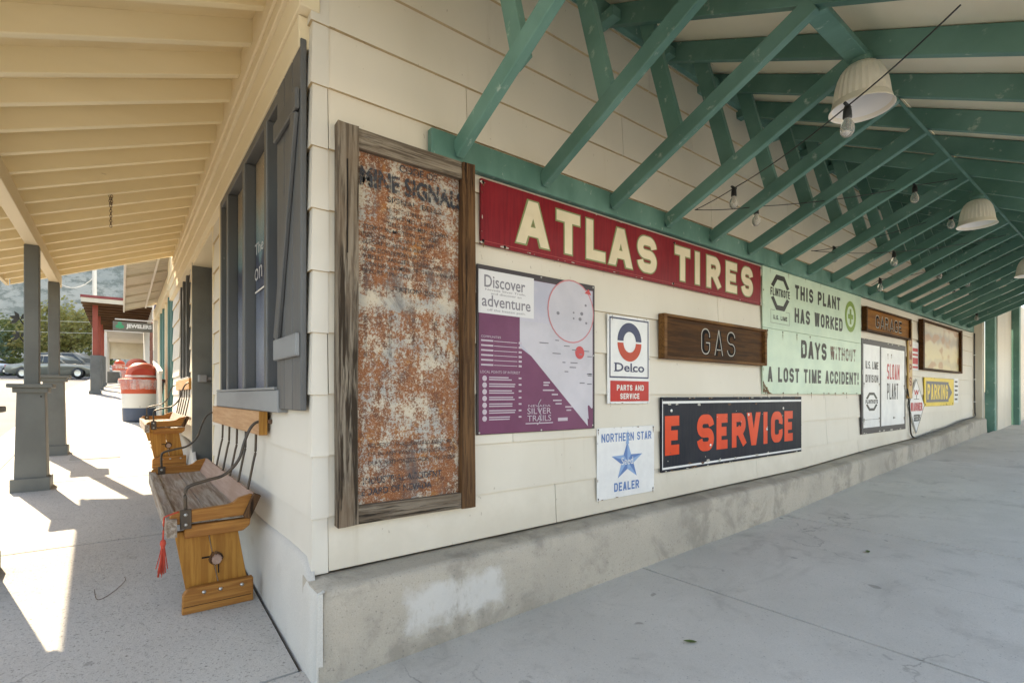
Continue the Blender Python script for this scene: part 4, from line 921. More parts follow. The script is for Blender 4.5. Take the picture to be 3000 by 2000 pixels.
sign_text(L, 'PARTS AND', 1.934, 2.217, 1.361, 1.399, .0085, 'white_letter', y - .0006); sign_text(L, 'SERVICE', 1.968, 2.168, 1.304, 1.342, .0085, 'white_letter', y - .0006)
screws(L, [(1.89, 1.853), (2.22, 1.853), (1.87, 1.279), (2.26, 1.279)], y, .005, run=.03)
edge_chips(L, 1.846, 2.282, 1.273, 1.860, y, 12, s=.005, seed=5)
# 5 gas board, routed letters
def routed(name, label, x0, x1, z0, z1, letters, z0l, z1l, face, edge, glint):
    L = thing(name, label, 'sign', (x0, WY, z0))
    bm = bm_new(); box(bm, x0 + .03, x1 - .03, WY - .03, WY, z0 + .02, z1 - .02); part('board', bm, face, L)
    for a in ((x0, x0 + .035, z0, z1), (x1 - .035, x1, z0, z1)):
        bm = bm_new(); box(bm, a[0], a[1], WY - .055, WY, a[2], a[3], .003); part('frame_end', bm, edge, L)
    for a in ((z0, z0 + .022), (z1 - .022, z1)):
        bm = bm_new(); box(bm, x0 + .036, x1 - .036, WY - .052, WY, a[0], a[1], .003); part('frame_rail', bm, edge, L)
    y = WY - .0312
    tl = (letters[0][2] - letters[0][1]) * .26
    sign_letters(L, [(c, a + .012, b_ + .012) for c, a, b_ in letters], z0l - .006, z1l - .006, tl, 'dark', y, 0, 'letter_groove')
    sign_letters(L, letters, z0l, z1l, tl * .3, glint, y - .0014)  # thin pale strokes paint the highlight on the routed letters
    return L
routed('wooden_gas_sign', 'framed brown wooden board with routed letters GAS', 2.392, 3.905, 1.592, 1.916, [('G', 2.892, 3.014), ('A', 3.08, 3.205), ('S', 3.268, 3.395)], 1.648, 1.852, 'walnut', 'walnut_edge', 'routed_glint')
# 6 northern star
L, y = sign('star_sign', 'white sheet metal dealer sign with a faded blue five-pointed star', 'sign', 1.748, 2.342, .648, 1.117, 'white_enamel', .004)
sign_text(L, 'NORTHERN STAR', 1.79, 2.306, 1.022, 1.078, .0095, 'blue_print', y); sign_text(L, 'DEALER', 1.912, 2.17, .69, .748, .0115, 'blue_print', y)
cx, cz_, ro, ri = 2.047, .885, .155, .062
def starpts(k): 
    a = R(90 + 36 * k); r = ro if k % 2 == 0 else ri; return (cx + r * 1.08 * math.cos(a), cz_ + r * .86 * math.sin(a))
for par, mm in ((0, 'blue_print'), (1, 'blue_print2')):
    bm = bm_new()
    for k in range(10):
        if k % 2 == par: poly_xz(bm, [(cx, cz_), starpts(k), starpts((k + 1) % 10)], y)
    part('star', bm, mm, L, recalc=False)
flat('star_spike', 'blue_print2', L, lambda b: poly_xz(b, [(2.03, 1.0), (2.064, 1.0), (2.051, 1.098)], y - .0004))
lettering(L, [('Seed', 1.985, 2.105, .862, .912, .0)], 'white_letter', y - .0008)
screws(L, [(1.76, 1.105), (2.328, 1.105), (1.76, .66), (2.325, .672)], y, .006, 'dark', run=.04)
edge_chips(L, 1.749, 2.341, .649, 1.116, y, 16, s=.006, seed=6)
# 7 mint safety sign, two sheets
L = thing('safety_record_sign', 'large mint green enamel sign counting days without an accident', 'sign', (3.912, WY, 1.34))
for z0, z1 in ((1.945, 2.54), (1.34, 1.943)):
    bm = bm_new(); box(bm, 3.912, 6.312, WY - .01, WY, z0, z1, .002); part('sheet', bm, 'mint', L)
y = WY - .0115
sign_text(L, 'THIS PLANT', 4.559, 5.677, 2.272, 2.412, .032, 'dk_letter', y, .3, True); sign_text(L, 'HAS WORKED', 4.551, 5.745, 2.042, 2.185, .032, 'dk_letter', y, .3, True); sign_text(L, 'A LOST TIME ACCIDENT!', 4.003, 6.23, 1.452, 1.592, .031, 'dk_letter', y, .3, True)
sign_text(L, 'DAYS', 4.695, 5.31, 1.70, 1.88, .042, 'dk_letter_worn', y, .25, True); sign_text(L, 'WITHOUT', 5.41, 6.142, 1.715, 1.86, .026, 'rust_letter_worn', y, .3, True)
def hexlogo(L, cx, cz_, rx, rz, y, m1, txt, dm='dk_letter'):
    def hp(k, f): a = R(90 + 60 * k); return (cx + rx * f * math.cos(a + R(30)), cz_ + rz * f * math.sin(a + R(30)))
    o_ = [(cx - rx * .45, cz_ + rz), (cx + rx * .45, cz_ + rz), (cx + rx, cz_ + rz * .35), (cx + rx, cz_ - rz * .35), (cx + rx * .45, cz_ - rz), (cx - rx * .45, cz_ - rz), (cx - rx, cz_ - rz * .35), (cx - rx, cz_ + rz * .35)]
    i_ = [(cx + (a - cx) * .72, cz_ + (b_ - cz_) * .72) for a, b_ in o_]
    for k in range(8):
        if k in (2, 6): continue
        j = (k + 1) % 8; bm = bm_new(); poly_xz(bm, [o_[k], o_[j], i_[j], i_[k]], y); part('emblem_bar', bm, m1, L, recalc=False)
    sign_text(L, txt, cx - rx * 1.05, cx + rx * 1.05, cz_ - rz * .22, cz_ + rz * .22, rx * .075, dm, y - .0003)
hexlogo(L, 4.25, 2.29, .185, .165, y, 'dk_letter', 'FLINTKOTE')
flat('emblem_box', 'dk_letter', L, lambda b: (quad_xz(b, 4.06, 4.44, 1.998, 2.001, y), quad_xz(b, 4.06, 4.064, 2.0, 2.12, y), quad_xz(b, 4.436, 4.44, 2.0, 2.12, y), quad_xz(b, 4.06, 4.14, 2.118, 2.121, y), quad_xz(b, 4.36, 4.44, 2.118, 2.121, y)))
sign_text(L, 'U.S. LIME', 4.11, 4.39, 2.035, 2.075, .009, 'dk_letter', y)
flat('green_ring', 'safety_green', L, lambda b: (ring_xz(b, 5.98, 2.232, .165, .112, y, sz=1.08), quad_xz(b, 5.955, 6.005, 2.145, 2.32, y - .0003), quad_xz(b, 5.905, 6.055, 2.205, 2.258, y - .0006)))
screws(L, [(4.0 + .31 * k, 1.352) for k in range(8)] + [(4.0 + .3 * k, 1.925) for k in range(4)] + [(4.05 + .37 * k, 2.528) for k in range(6)], y, .008, 'rustiron', run=.07)
edge_chips(L, 3.914, 6.31, 1.342, 2.538, y, 22, s=.014, seed=3)
bm = bm_new(); poly_xz(bm, [(3.914, 1.342), (4.10, 1.342), (4.03, 1.36), (4.0, 1.40), (3.95, 1.425), (3.914, 1.47)], y); part('rust_corner', bm, worn_letter('rust_patch', (.16, .085, .04), .5, .56, 40, .9), L, recalc=False)
# 8 black service sign
L, y = sign('service_sign', 'black enamel sign reading E SERVICE in orange-red letters', 'sign', 2.412, 4.694, .770, 1.315, 'black_enamel', .014)
flat('white_stripe', 'white_enamel', L, lambda b: (quad_xz(b, 2.42, 4.686, 1.268, 1.286, y), quad_xz(b, 2.42, 4.686, .79, .805, y), quad_xz(b, 2.42, 2.428, .80, 1.27, y - .0002)))
sign_letters(L, [('E', 2.452, 2.627), ('S', 2.862, 3.101), ('E', 3.139, 3.306), ('R', 3.374, 3.601), ('V', 3.619, 3.863), ('I', 3.917, 3.990), ('C', 4.058, 4.288), ('E', 4.324, 4.499)], .890, 1.178, .074, 'orange_red', y)
for k in range(26):
    edge = k % 2; x = rs.uniform(2.45, 4.66); zc = rs.choice((1.255, 1.262, .81, .80)) if edge else rs.uniform(.83, 1.24); r = rs.uniform(.004, .009) if not edge else rs.uniform(.008, .022)
    bm = bm_new(); poly_xz(bm, [(x + r * (1.6 if edge else 1) * math.cos(a) * rs.uniform(.5, 1.3), zc + r * .6 * math.sin(a) * rs.uniform(.5, 1.3)) for a in [q * 6.283 / 9 for q in range(9)]], y - .001); part('chip', bm, bpy.data.materials['chip_grey'] if k % 3 else 'rustiron', L, recalc=False)
screws(L, [(2.53, 1.215), (4.30, 1.205), (3.65, 1.16), (3.05, .93), (3.98, 1.02)], y - .0012, .014)
edge_chips(L, 2.414, 4.692, .772, 1.313, y, 34, bpy.data.materials['chip_grey'], .008, 11); edge_chips(L, 2.414, 4.692, .772, 1.313, y, 14, 'rust_run', .012, 12)
# 9 garage board
routed('wooden_garage_sign', 'framed orange-brown wooden board with routed letters GARAGE', 6.36, 8.09, 2.100, 2.392, [('G', 6.73, 6.86), ('A', 6.90, 7.04), ('R', 7.08, 7.2), ('A', 7.25, 7.40), ('G', 7.44, 7.57), ('E', 7.62, 7.73)], 2.165, 2.325, 'garagewood', 'walnut', 'routed_glint')
# 10 plant division board
L, y = sign('plant_division_sign', 'tall white two-column plant sign with red word in a dark frame', 'sign', 6.318, 7.978, .860, 2.012, 'map_dark', .014)
flat('panel', 'white_enamel', L, lambda b: quad_xz(b, 6.37, 6.935, .935, 1.945, y)); flat('panel', 'white_enamel', L, lambda b: quad_xz(b, 6.99, 7.915, .935, 1.938, y))
sign_text(L, 'U.S. LIME', 6.44, 6.88, 1.65, 1.745, .018, 'dk_letter_worn', y - .0006); sign_text(L, 'DIVISION', 6.44, 6.88, 1.485, 1.58, .018, 'dk_letter_worn', y - .0006)
hexlogo(L, 6.652, 1.25, .2, .112, y - .0006, 'dk_letter', 'FLINTKOTE')
sign_text(L, 'SLOAN', 7.207, 7.707, 1.535, 1.74, .03, 'red_print', y - .0006, .3, True); sign_text(L, 'PLANT', 7.207, 7.652, 1.275, 1.485, .024, 'dk_letter_worn', y - .0006, .3, True)
flat('arrow', 'dk_letter', L, lambda b: poly_xz(b, [(7.43, 1.03), (7.48, 1.05), (7.48, 1.036), (7.53, 1.036), (7.53, 1.024), (7.48, 1.024), (7.48, 1.01)], y - .0006))
flat('rule', 'dk_letter', L, lambda b: quad_xz(b, 6.40, 6.90, 1.03, 1.034, y - .0006))
screws(L, [(6.39, 1.04), (6.91, 1.04), (6.39, 1.47), (6.91, 1.47), (7.90, 1.46), (7.90, 1.02), (7.24, 1.86), (7.38, 1.86)], y - .0006, .012, 'rustiron', run=.08)
edge_chips(L, 6.32, 7.976, .862, 2.010, y, 20, bpy.data.materials['chip_grey'], .02, 7)
# 11 pumps strip
L, y = sign('pumps_sign', 'narrow upright ochre board reading PUMPS letter below letter', 'sign', 8.085, 8.262, 1.285, 2.36, 'pumps', .02)
for k, c in enumerate('PUMPS'): sign_text(L, c, 8.12, 8.227, 2.20 - k * .185, 2.325 - k * .185, .026, 'pumps_letter', y, split=True)
# 12 small red and white notice
L, y = sign('small_red_notice', 'small white notice with red print beside the framed poster', 'notice', 8.30, 8.61, 1.69, 2.10, 'white_enamel', .004)
flat('red_blocks', 'red_print', L, lambda b: [quad_xz(b, 8.33, 8.58, z, z + h, y) for z, h in ((1.72, .03), (1.78, .09), (1.90, .03), (1.96, .05))])
# 13 framed blurred poster
L = thing('framed_poster', 'framed faded cream poster with blurred print beside the parking sign', 'poster', (8.62, WY, 1.705))
for a in ((8.62, 8.70, 1.705, 2.45), (10.87, 10.95, 1.705, 2.45)):
    bm = bm_new(); box(bm, a[0], a[1], WY - .06, WY, a[2], a[3], .004); part('frame_stile', bm, 'walnut', L)
for a in ((1.705, 1.735), (2.42, 2.45)):
    bm = bm_new(); box(bm, 8.701, 10.869, WY - .055, WY, a[0], a[1], .004); part('frame_rail', bm, 'walnut', L)
m_, t_, b_ = new_mat('blurred_poster_print'); tc = t_.nodes.new('ShaderNodeTexCoord'); sp = t_.nodes.new('ShaderNodeSeparateXYZ'); lnk(t_, tc.outputs['Object'], sp.inputs[0])
zz_ = mth(t_, 'ADD', sp.outputs[2], mth(t_, 'MULTIPLY', nz(t_, coords(t_, (1.5, 1, 1)), 3.2, 1, .3), .16))
col = mixc(t_, ramp(t_, zz_, .30, .62), (.56, .46, .24), (.50, .42, .30))
col = mixc(t_, mth(t_, 'MULTIPLY', ramp(t_, mth(t_, 'ABSOLUTE', mth(t_, 'SUBTRACT', zz_, .60)), .12, .02), .8), col, (.27, .21, .16))
col = mixc(t_, mth(t_, 'MULTIPLY', ramp(t_, mth(t_, 'ABSOLUTE', mth(t_, 'SUBTRACT', zz_, .21)), .09, .02), .5), col, (.36, .30, .20))
col = mixc(t_, mth(t_, 'MULTIPLY', ramp(t_, nz(t_, coords(t_, (1.1, 1, 2)), 2.6, 1, .3), .54, .66), .75), col, (.36, .15, .05))
lnk(t_, col, b_.inputs['Base Color']); b_.inputs['Roughness'].default_value = .4; M['blurposter'] = m_
bm = bm_new(); box(bm, 8.69, 10.88, WY - .02, WY, 1.725, 2.43); part('print', bm, 'blurposter', L)
# 14 warner diamond
L = thing('diamond_seed_sign', 'white diamond-shaped seed sign with red and black lettering', 'sign', (8.47, WY, .775))
dp = [(8.47, 1.565), (8.12, 1.18), (8.47, .775), (8.88, 1.18)]
bm = bm_new(); prism(bm, dp, WY - .012, WY); part('sheet', bm, 'white_enamel', L); y = WY - .0135
bm = bm_new()
for k in range(4):
    a, b_ = dp[k], dp[(k + 1) % 4]; c = (8.48, 1.175); poly_xz(bm, [a, b_, (c[0] + (b_[0] - c[0]) * .955, c[1] + (b_[1] - c[1]) * .955), (c[0] + (a[0] - c[0]) * .955, c[1] + (a[1] - c[1]) * .955)], y)
part('border', bm, 'dk_letter', L, recalc=False)
sign_text(L, 'W', 8.37, 8.59, 1.335, 1.405, .03, 'red_print', y - .0006); sign_text(L, 'WARNER', 8.21, 8.77, 1.10, 1.222, .03, 'red_print', y - .0006); sign_text(L, 'SEEDS', 8.35, 8.67, .95, 1.05, .022, 'dk_letter', y - .0006)
flat('plant_mark', 'dk_letter', L, lambda b: (quad_xz(b, 8.47, 8.49, 1.275, 1.335, y - .0006), quad_xz(b, 8.35, 8.61, 1.268, 1.276, y - .0006)))
# 15 parking
L, y = sign('parking_sign', 'yellow sign with a dark arrow reading PARKING', 'sign', 8.885, 10.59, 1.160, 1.600, 'yellow', .012)
flat('arrow', plain('arrow_slate', (.09, .085, .10), .5), L, lambda b: poly_xz(b, [(8.97, 1.545), (10.25, 1.545), (10.25, 1.515), (10.47, 1.375), (10.25, 1.255), (10.25, 1.22), (8.97, 1.22)], y))
sign_text(L, 'PARKING', 9.03, 10.20, 1.262, 1.50, .05, 'yellow', y - .0006, .28, True)
screws(L, [(10.5, 1.19), (10.1, 1.185), (8.93, 1.19)], y, .014, 'rustiron', run=.03)
edge_chips(L, 8.887, 10.588, 1.162, 1.598, y, 12, s=.014, seed=8)
# 16 narrow faded strip
L, y = sign('faded_strip_notice', 'small faded white strip notice right of the yellow parking sign', 'notice', 10.64, 10.93, 1.195, 1.622, 'white_enamel', .006)
flat('faded_print', 'dk_letter_worn', L, lambda b: [quad_xz(b, 10.68, 10.86 + .03 * (k % 2), 1.545 - k * .075, 1.575 - k * .075, y) for k in range(5)])

# ------------------------------------------------------------------ wagon-seat benches
def make_bench(label):
    L = thing('wagon_seat_bench', label, 'bench', (-.25, .78, .22), 'wagon seat benches along the shop front')
    Y0, Y1 = .765, 2.72
    def end(y, sgn, g0):
        # foot board with rounded front corner, bolts
        bm = bm_new(); prism(bm, [(-.425, g0), (-.10, g0), (-.10, .347), (-.375, .347), (-.405, .338), (-.422, .315)], y, y + .045); bmesh.ops.bevel(bm, geom=bm.edges[:], offset=.004, segments=1, affect='EDGES'); ft = part('foot', bm, 'oak_x', L)
        bm = bm_new(); box(bm, -.42, -.11, y - .0012, y + .001, g0 + .038, g0 + .0405); part('crack', bm, 'dark', ft)
        for x in (-.33, -.255, -.155):
            bm = bm_new(); lathe(bm, [(.0005, .008), (.007, .006), (.010, 0)], 10)
            for v in bm.verts: v.co = Vector((x + v.co.x, y - v.co.z, .318 + v.co.y))
            part('bolt', bm, 'steel', ft)
        # slanting leg panel of two planks with a peg
        for a, b_ in ((0, .145), (.149, .283)):
            bm = bm_new(); prism(bm, [(-.392 + a, g0 + .03), (-.392 + b_, g0 + .03), (-.455 + b_, .632), (-.455 + a, .632)], y + .048, y + .083); bmesh.ops.bevel(bm, geom=bm.edges[:], offset=.003, segments=1, affect='EDGES'); lg = part('leg', bm, 'oak', L)
        bm = bm_new()
        pts = [(-.272 + .034 * math.cos(a) * (1 + .3 * noise.noise(Vector((a, 1, y)))), .470 + .034 * math.sin(a) * (1 + .3 * noise.noise(Vector((a, 5, y))))) for a in [k * 6.283 / 12 for k in range(12)]]
        prism(bm, pts, y + .043, y + .06); part('knot', bm, 'wood_brown_v', lg)
        bm = bm_new(); box(bm, -.335, -.30, y + .0455, y + .05, .478, .486); box(bm, -.262, -.256, y + .0455, y + .05, .39, .437); part('split', bm, 'dark', lg)
        bm = bm_new(); prism(bm, [(-.268 + (p[0] + .272) * .74, .466 + (p[1] - .47) * .74) for p in pts], y + .022, y + .06); bmesh.ops.bevel(bm, geom=bm.edges[:], offset=.006, segments=2, affect='EDGES'); part('peg', bm, 'seatback_wood', lg)
        # bearer and shaped end board
        bm = bm_new(); prism(bm, [(-.415, .605), (-.15, .605), (-.118, .63), (-.112, .668), (-.415, .668)], y + .0, y + .05); bmesh.ops.bevel(bm, geom=bm.edges[:], offset=.004, segments=1, affect='EDGES'); part('bearer', bm, 'oak_x', L)
        bm = bm_new(); prism(bm, [(-.485, .682), (-.475, .728), (-.455, .745), (-.22, .748), (-.195, .756), (-.172, .782), (-.105, .797), (-.135, .690)], y - .005, y + .03); bmesh.ops.bevel(bm, geom=bm.edges[:], offset=.003, segments=1, affect='EDGES'); eb = part('end_board', bm, 'oak_x', L)
        bm = bm_new(); box(bm, -.435, -.385, y - .011, y - .0055, .655, .755, .002); part('bracket', bm, 'iron', eb)
        for z in (.678, .728):
            bm = bm_new(); lathe(bm, [(.0005, .007), (.006, .006), (.009, 0)], 10)
            for v in bm.verts: v.co = Vector((-.41 + v.co.x, y - .0115 - v.co.z, z + v.co.y))
            part('bolt', bm, 'steel', eb)
        # arm iron
        path = [(-.411, .755), (-.413, .84), (-.395, .872), (-.32, .893), (-.24, .915), (-.175, .985), (-.145, 1.085), (-.113, 1.160), (-.075, 1.187), (-.012, 1.186)]
        yo = .0 if sgn < 0 else -.16
        bm = bm_new(); tube(bm, smooth_path([(x, y - .016 + (yo * (k / 9) ** 1.5), z) for k, (x, z) in enumerate(path)], 5), .0085, 8, .0075); part('arm_iron', bm, 'iron', L)
    end(Y0, -1, .219); end(Y1 - .03, 1, .355)
    for x0, x1, z in ((-.445, -.30, .672), (-.295, -.15, .674)):
        bm = bm_new(); rough_board(bm, x0, x1, Y0 + .03, Y1 - .05, z, z + .022, 3, 2, 14, .0022, 10, x0); part('seat_plank', bm, 'seat_wood', L)
    bm = bm_new(); rough_board(bm, -.492, -.449, Y0 - .03, Y1 + .02, .625, .715, 2, 3, 14, .003, 9, 4); part('front_rail', bm, 'seat_wood', L)
    bm = bm_new(); beam(bm, (-.118, Y0 - .005, .737), (-.118, Y1 + .0, .737), .022, .125, (.45, 0, 1), .003); part('seat_back', bm, 'seatback_wood', L)
    bm = bm_new(); beam(bm, (-.112, Y0 - .045, .738), (-.112, Y0 - .006, .738), .036, .13, (.45, 0, 1), .004); part('back_end', bm, 'wood_brown_v', L)
    for k in range(5):
        y = .93 + .30 * k
        bm = bm_new(); tube(bm, smooth_path([(-.102, y, .77), (-.068, y, .955), (-.06, y, .99), (-.058, y, 1.02), (-.055, y, 1.14)], 4), .007, 7); part('back_rod', bm, 'iron', L)
    bm = bm_new(); box(bm, -.078, -.036, .735, 2.50, 1.112, 1.242, .004); bk = part('back_rail', bm, 'oak_y', L)
    bm = bm_new(); box(bm, -.0785, -.0355, .7335, .7375, 1.1125, 1.2415, .002); part('end_grain', bm, 'oak', bk)
    bm = bm_new(); cyl(bm, (-.035, .722, 1.186), (-.008, .722, 1.186), .012, 8); part('bolt', bm, 'rustiron', bk)
    return L
bn = make_bench('nearest varnished wagon seat bench with a red tassel on its corner')
b2_ = copy_tree(bn, (.03, 3.93, .287)); b2_['label'] = 'farther sunlit wagon seat bench beyond the shop door'
# tassel
bm = bm_new(); p0 = Vector((-.502, .735, .715))
tube(bm, smooth_path([(-.44, .75, .748), (-.495, .735, .735), p0, (-.506, .733, .62)], 4), .004, 5)
lathe(bm, [(.0005, .625), (.010, .622), (.013, .605), (.009, .59), (.008, .583)], 8, (-.506, .733, 0))
for k in range(26):
    a = rnd.uniform(0, 6.28); r = rnd.uniform(.003, .03); h = rnd.uniform(.10, .145)
    tube(bm, [(-.506 + .006 * math.cos(a), .733 + .006 * math.sin(a), .59), (-.508 + r * .6 * math.cos(a), .733 + r * .6 * math.sin(a), .59 - h * .5), (-.512 + r * math.cos(a), .733 + r * math.sin(a), .59 - h)], .0022, 4)
solo('tassel', bm, paint('tassel_red', (.55, .075, .045), (.45, .06, .04), rough=.9, bmp=0), 'red cord tassel hanging from the front corner of the near bench', 'tassel', (-.506, .733, .46))

# ------------------------------------------------------------------ litter bins
M['bin_red'] = paint('bin_red', (.52, .085, .035), (.46, .07, .03), (.30, .10, .06), rough=.45, bmp=.08)
M['bin_white'] = paint('bin_white', (.66, .64, .58), (.6, .58, .53), (.35, .3, .25), rough=.5, bmp=.08); M['bin_blue'] = paint('bin_blue', (.05, .07, .11), (.065, .085, .13), (.2, .2, .2), rough=.5, bmp=.08)
def bin_(x, y, label, bag=True):
    z = lerp_tab(YT, y); L = thing('litter_bin', label, 'bin', (x, y, z), 'red white and blue litter bins on the sidewalk')
    for nm, mm, prof in (('base_band', 'bin_blue', [(.0005, .0), (.29, .0), (.295, .02), (.30, .24)]), ('middle_band', 'bin_white', [(.301, .24), (.312, .50)]), ('top_band', 'bin_red', [(.313, .50), (.325, .70), (.352, .71), (.356, .77), (.34, .775), (.0005, .776)])):
        bm = bm_new(); lathe(bm, prof, 28, (x, y, z)); part(nm, bm, mm, L)
    bm = bm_new(); lathe(bm, [(.245, .776), (.245, .85), (.235, .93), (.20, 1.0), (.14, 1.05), (.07, 1.075), (.0005, 1.08)], 28, (x, y, z)); d_ = part('dome', bm, 'bin_red', L)
    bm = bm_new()
    pts = [(.17 * math.cos(a), .84 + .12 * math.sin(a)) for a in [k * 3.1416 / 10 for k in range(11)]]
    prism(bm, [(x + px, z + pz) for px, pz in pts], y - .251, y - .15); part('flap', bm, paint('bin_flap', (.40, .035, .018), rough=.4), d_)
    bm = bm_new(); lathe(bm, [(.247, .80), (.255, .81), (.255, .83), (.247, .84)], 28, (x, y, z)); part('trim_ring', bm, 'white_letter', d_)
    if bag:
        bm = bm_new(); n = 36; rows = []
        for r, zz in ((.345, .772), (.366, .74), (.352, .64), (.338, .58)):
            rows.append([bm.verts.new((x + (r + .012 * noise.noise(Vector((k * .9, zz * 9, 2)))) * math.cos(6.283 * k / n), y + (r + .012 * noise.noise(Vector((k * .9, zz * 9, 2)))) * math.sin(6.283 * k / n), z + zz + (.025 * noise.noise(Vector((k * .5, 0, 7))) if zz < .6 else 0))) for k in range(n)])
        for r0, r1 in zip(rows, rows[1:]):
            for k in range(n): f = bm.faces.new((r0[k], r0[(k + 1) % n], r1[(k + 1) % n], r1[k])); f.smooth = True
        part('bag_liner', bm, 'bag', L)
bin_(-.36, 9.45, 'nearest red, white and blue litter bin with a clear bag')
bin_(-.34, 14.2, 'litter bin standing just behind the nearest one, only its red dome showing')
bin_(-.75, 33.5, 'farthest litter bin, tiny in the passage of the white arcade')

# ------------------------------------------------------------------ chain, cables, small things
link = bmesh.new()
pts = [(.0085 * math.cos(a), 0, .014 * math.sin(a)) for a in [k * 6.283 / 10 for k in range(11)]]
tube(link, pts, .0024, 5, caps=False); lme = bpy.data.meshes.new('link'); link.to_mesh(lme); link.free(); lme.materials.append(M['rustiron'])
CH = thing('hanging_chain', 'short rusty chain hanging from the canopy ceiling', 'chain', (-.74, 3.36, 2.84))
zt = cz(-.74) + .0
for k in range(13):
    for dx in ((0,) if k > 3 else (-.006, .006)):
        o = bpy.data.objects.new('link', lme); COL.objects.link(o); o.parent = CH; o.location = (dx, 0, zt - .012 - k * .0215 - 2.84); o.rotation_euler = (0, 0, R(90 * (k % 2) + 20))
bm = bm_new(); tube(bm, smooth_path([(12.11, -.035, 2.5), (12.11, -.035, 1.6), (12.12, -.04, 1.05), (12.09, -.05, .945), (11.8, -.06, .915), (11.0, -.06, .885), (10.2, -.06, .82), (9.2, -.06, .765), (8.6, -.055, .73), (8.36, -.05, .72), (8.22, -.045, .76), (8.19, -.04, .84), (8.16, -.04, 1.05), (8.10, -.04, 1.30), (8.04, -.04, 1.42)], 5), .011, 6)
CB = thing('black_cable', 'black cable running down the wall end and along the foundation top', 'cable', (12.11, -.035, .92)); part('cable_run', bm, 'black', CB)
for z in (1.2, 1.62, 2.08): 
    bm = bm_new(); box(bm, 12.09, 12.13, -.05, -.02, z, z + .012); part('clip', bm, 'lampwhite', CB)
bm = bm_new(); tube(bm, smooth_path([(-.785, 1.33, .267), (-.765, 1.18, .253), (-.70, 1.25, .26), (-.65, 1.38, .270), (-.655, 1.45, .2745)], 5), .0014, 5); solo('twig', bm, 'rustiron', 'thin dark bent twig lying on the shaded sidewalk', 'twig', (-.72, 1.28, .262))
def leaf(x, y, s, rot, m, label):
    z = gz(x, y) + .004; bm = bm_new(); pr = [(0, -1), (.38, -.45), (.45, .1), (.25, .65), (0, 1.05), (-.22, .6), (-.42, .1), (-.36, -.5)]
    A = [bm.verts.new((x + s * (px * math.cos(rot) - py * math.sin(rot)), y + s * (px * math.sin(rot) + py * math.cos(rot)), z + .3 * s * abs(px) + .12 * s * py * py)) for px, py in pr]
    c = bm.verts.new((x, y, z))
    for k in range(8): bm.faces.new((c, A[k], A[(k + 1) % 8]))
    ext = bmesh.ops.extrude_face_region(bm, geom=bm.faces[:]); [setattr(v.co, 'z', v.co.z + .0008) for v in ext['geom'] if isinstance(v, bmesh.types.BMVert)]
    solo('fallen_leaf', bm, m, label, 'leaf', (x, y, z), 'fallen leaves on the driveway')
M['leafg'] = paint('leaf_green', (.08, .12, .03), rough=.6, bmp=0); M['leafb'] = paint('leaf_brown', (.10, .055, .03), rough=.7, bmp=0)
leaf(1.38, -.94, .030, .7, 'leafg', 'green fallen leaf on the concrete nearest the foundation')
leaf(3.35, -1.02, .032, 1.9, 'leafg', 'green fallen leaf on the farther drive slab')
leaf(.92, -.99, .014, 2.5, 'leafb', 'tiny brown fallen leaf left of the nearest green leaf')
leaf(.68, -1.31, .017, .2, 'leafb', 'small brown fallen leaf near the bottom picture edge')
# iron leaf ornament on the near post
OR = thing('leaf_ornament', 'black leaf-shaped iron ornament fixed to the near canopy post', 'ornament', (-1.375, 4.15, 1.95))
for z, s in ((2.02, 1), (1.86, .8)):
    for a in (-.5, .3, 1.0, 2.2):
        bm = bm_new(); A = []
        for px, py in ((0, 0), (.5, .22), (1, 0), (.5, -.2)): A.append((-1.40 - s * .09 * (px * math.cos(a) - py * math.sin(a)) * .8, z + s * .09 * (px * math.sin(a) + py * math.cos(a))))
        prism(bm, A, 4.12 + .02 * a, 4.126 + .02 * a); part('leaf', bm, 'black', OR)
    bm = bm_new(); tube(bm, [(-1.37, 4.13, z - .05), (-1.40, 4.13, z)], .006, 5); part('stem', bm, 'black', OR)
# utility cover in the sidewalk
UC = solo('utility_cover', sheet('c', frange(-1.15, -.68, 2), frange(5.55, 6.30, 3), lambda x, y: gz(x, y) + .006, 'side_conc', thick=.008), concrete('cover_concrete', (.43, .41, .38), (.38, .36, .34), (.28, .26, .24), var=0), 'flat rectangular concrete utility cover set in the sunlit sidewalk', 'utility cover', (-.92, 5.92, gz(-.9, 5.92)))

# ------------------------------------------------------------------ end of the drive
EW = thing('end_shed', 'cream boarded shed with green corner posts closing the end of the drive', 'building', (12.5, -.2, .6))
bm = bm_new(); box(bm, 12.22, 12.43, -.125, .3, .5, 3.4); part('return_panel', bm, 'siding', EW)
for x0, y0, y1 in ((12.42, -.27, -.13), (14.0, -.40, -.22)):
    bm = bm_new(); box(bm, x0, x0 + .16, y0, y1, .5, 3.3, .005); part('corner_post', bm, 'green', EW)
for k, (x0, x1) in enumerate(((12.585, 13.27), (13.28, 13.97), (14.19, 14.9), (14.91, 15.7))):
    bm = bm_new(); box(bm, x0, x1, -.285, -.20, .58 + .04 * k, 3.3, .003); part('board_panel', bm, 'siding', EW)
bm = bm_new(); box(bm, 12.3, 15.8, -.19, .5, 3.3, 4.0); part('roof', bm, 'siding', EW)
LW = thing('sunlit_side_wall', 'pale wall with a green base seen past the shed', 'wall', (19, -1.5, .9))
bm = bm_new(); box(bm, 18.2, 18.5, -3.4, .6, .8, 3.2); part('panel', bm, 'siding_left', LW); bm = bm_new(); box(bm, 18.16, 18.2, -3.4, .6, .8, 1.2); part('base_board', bm, 'green', LW)

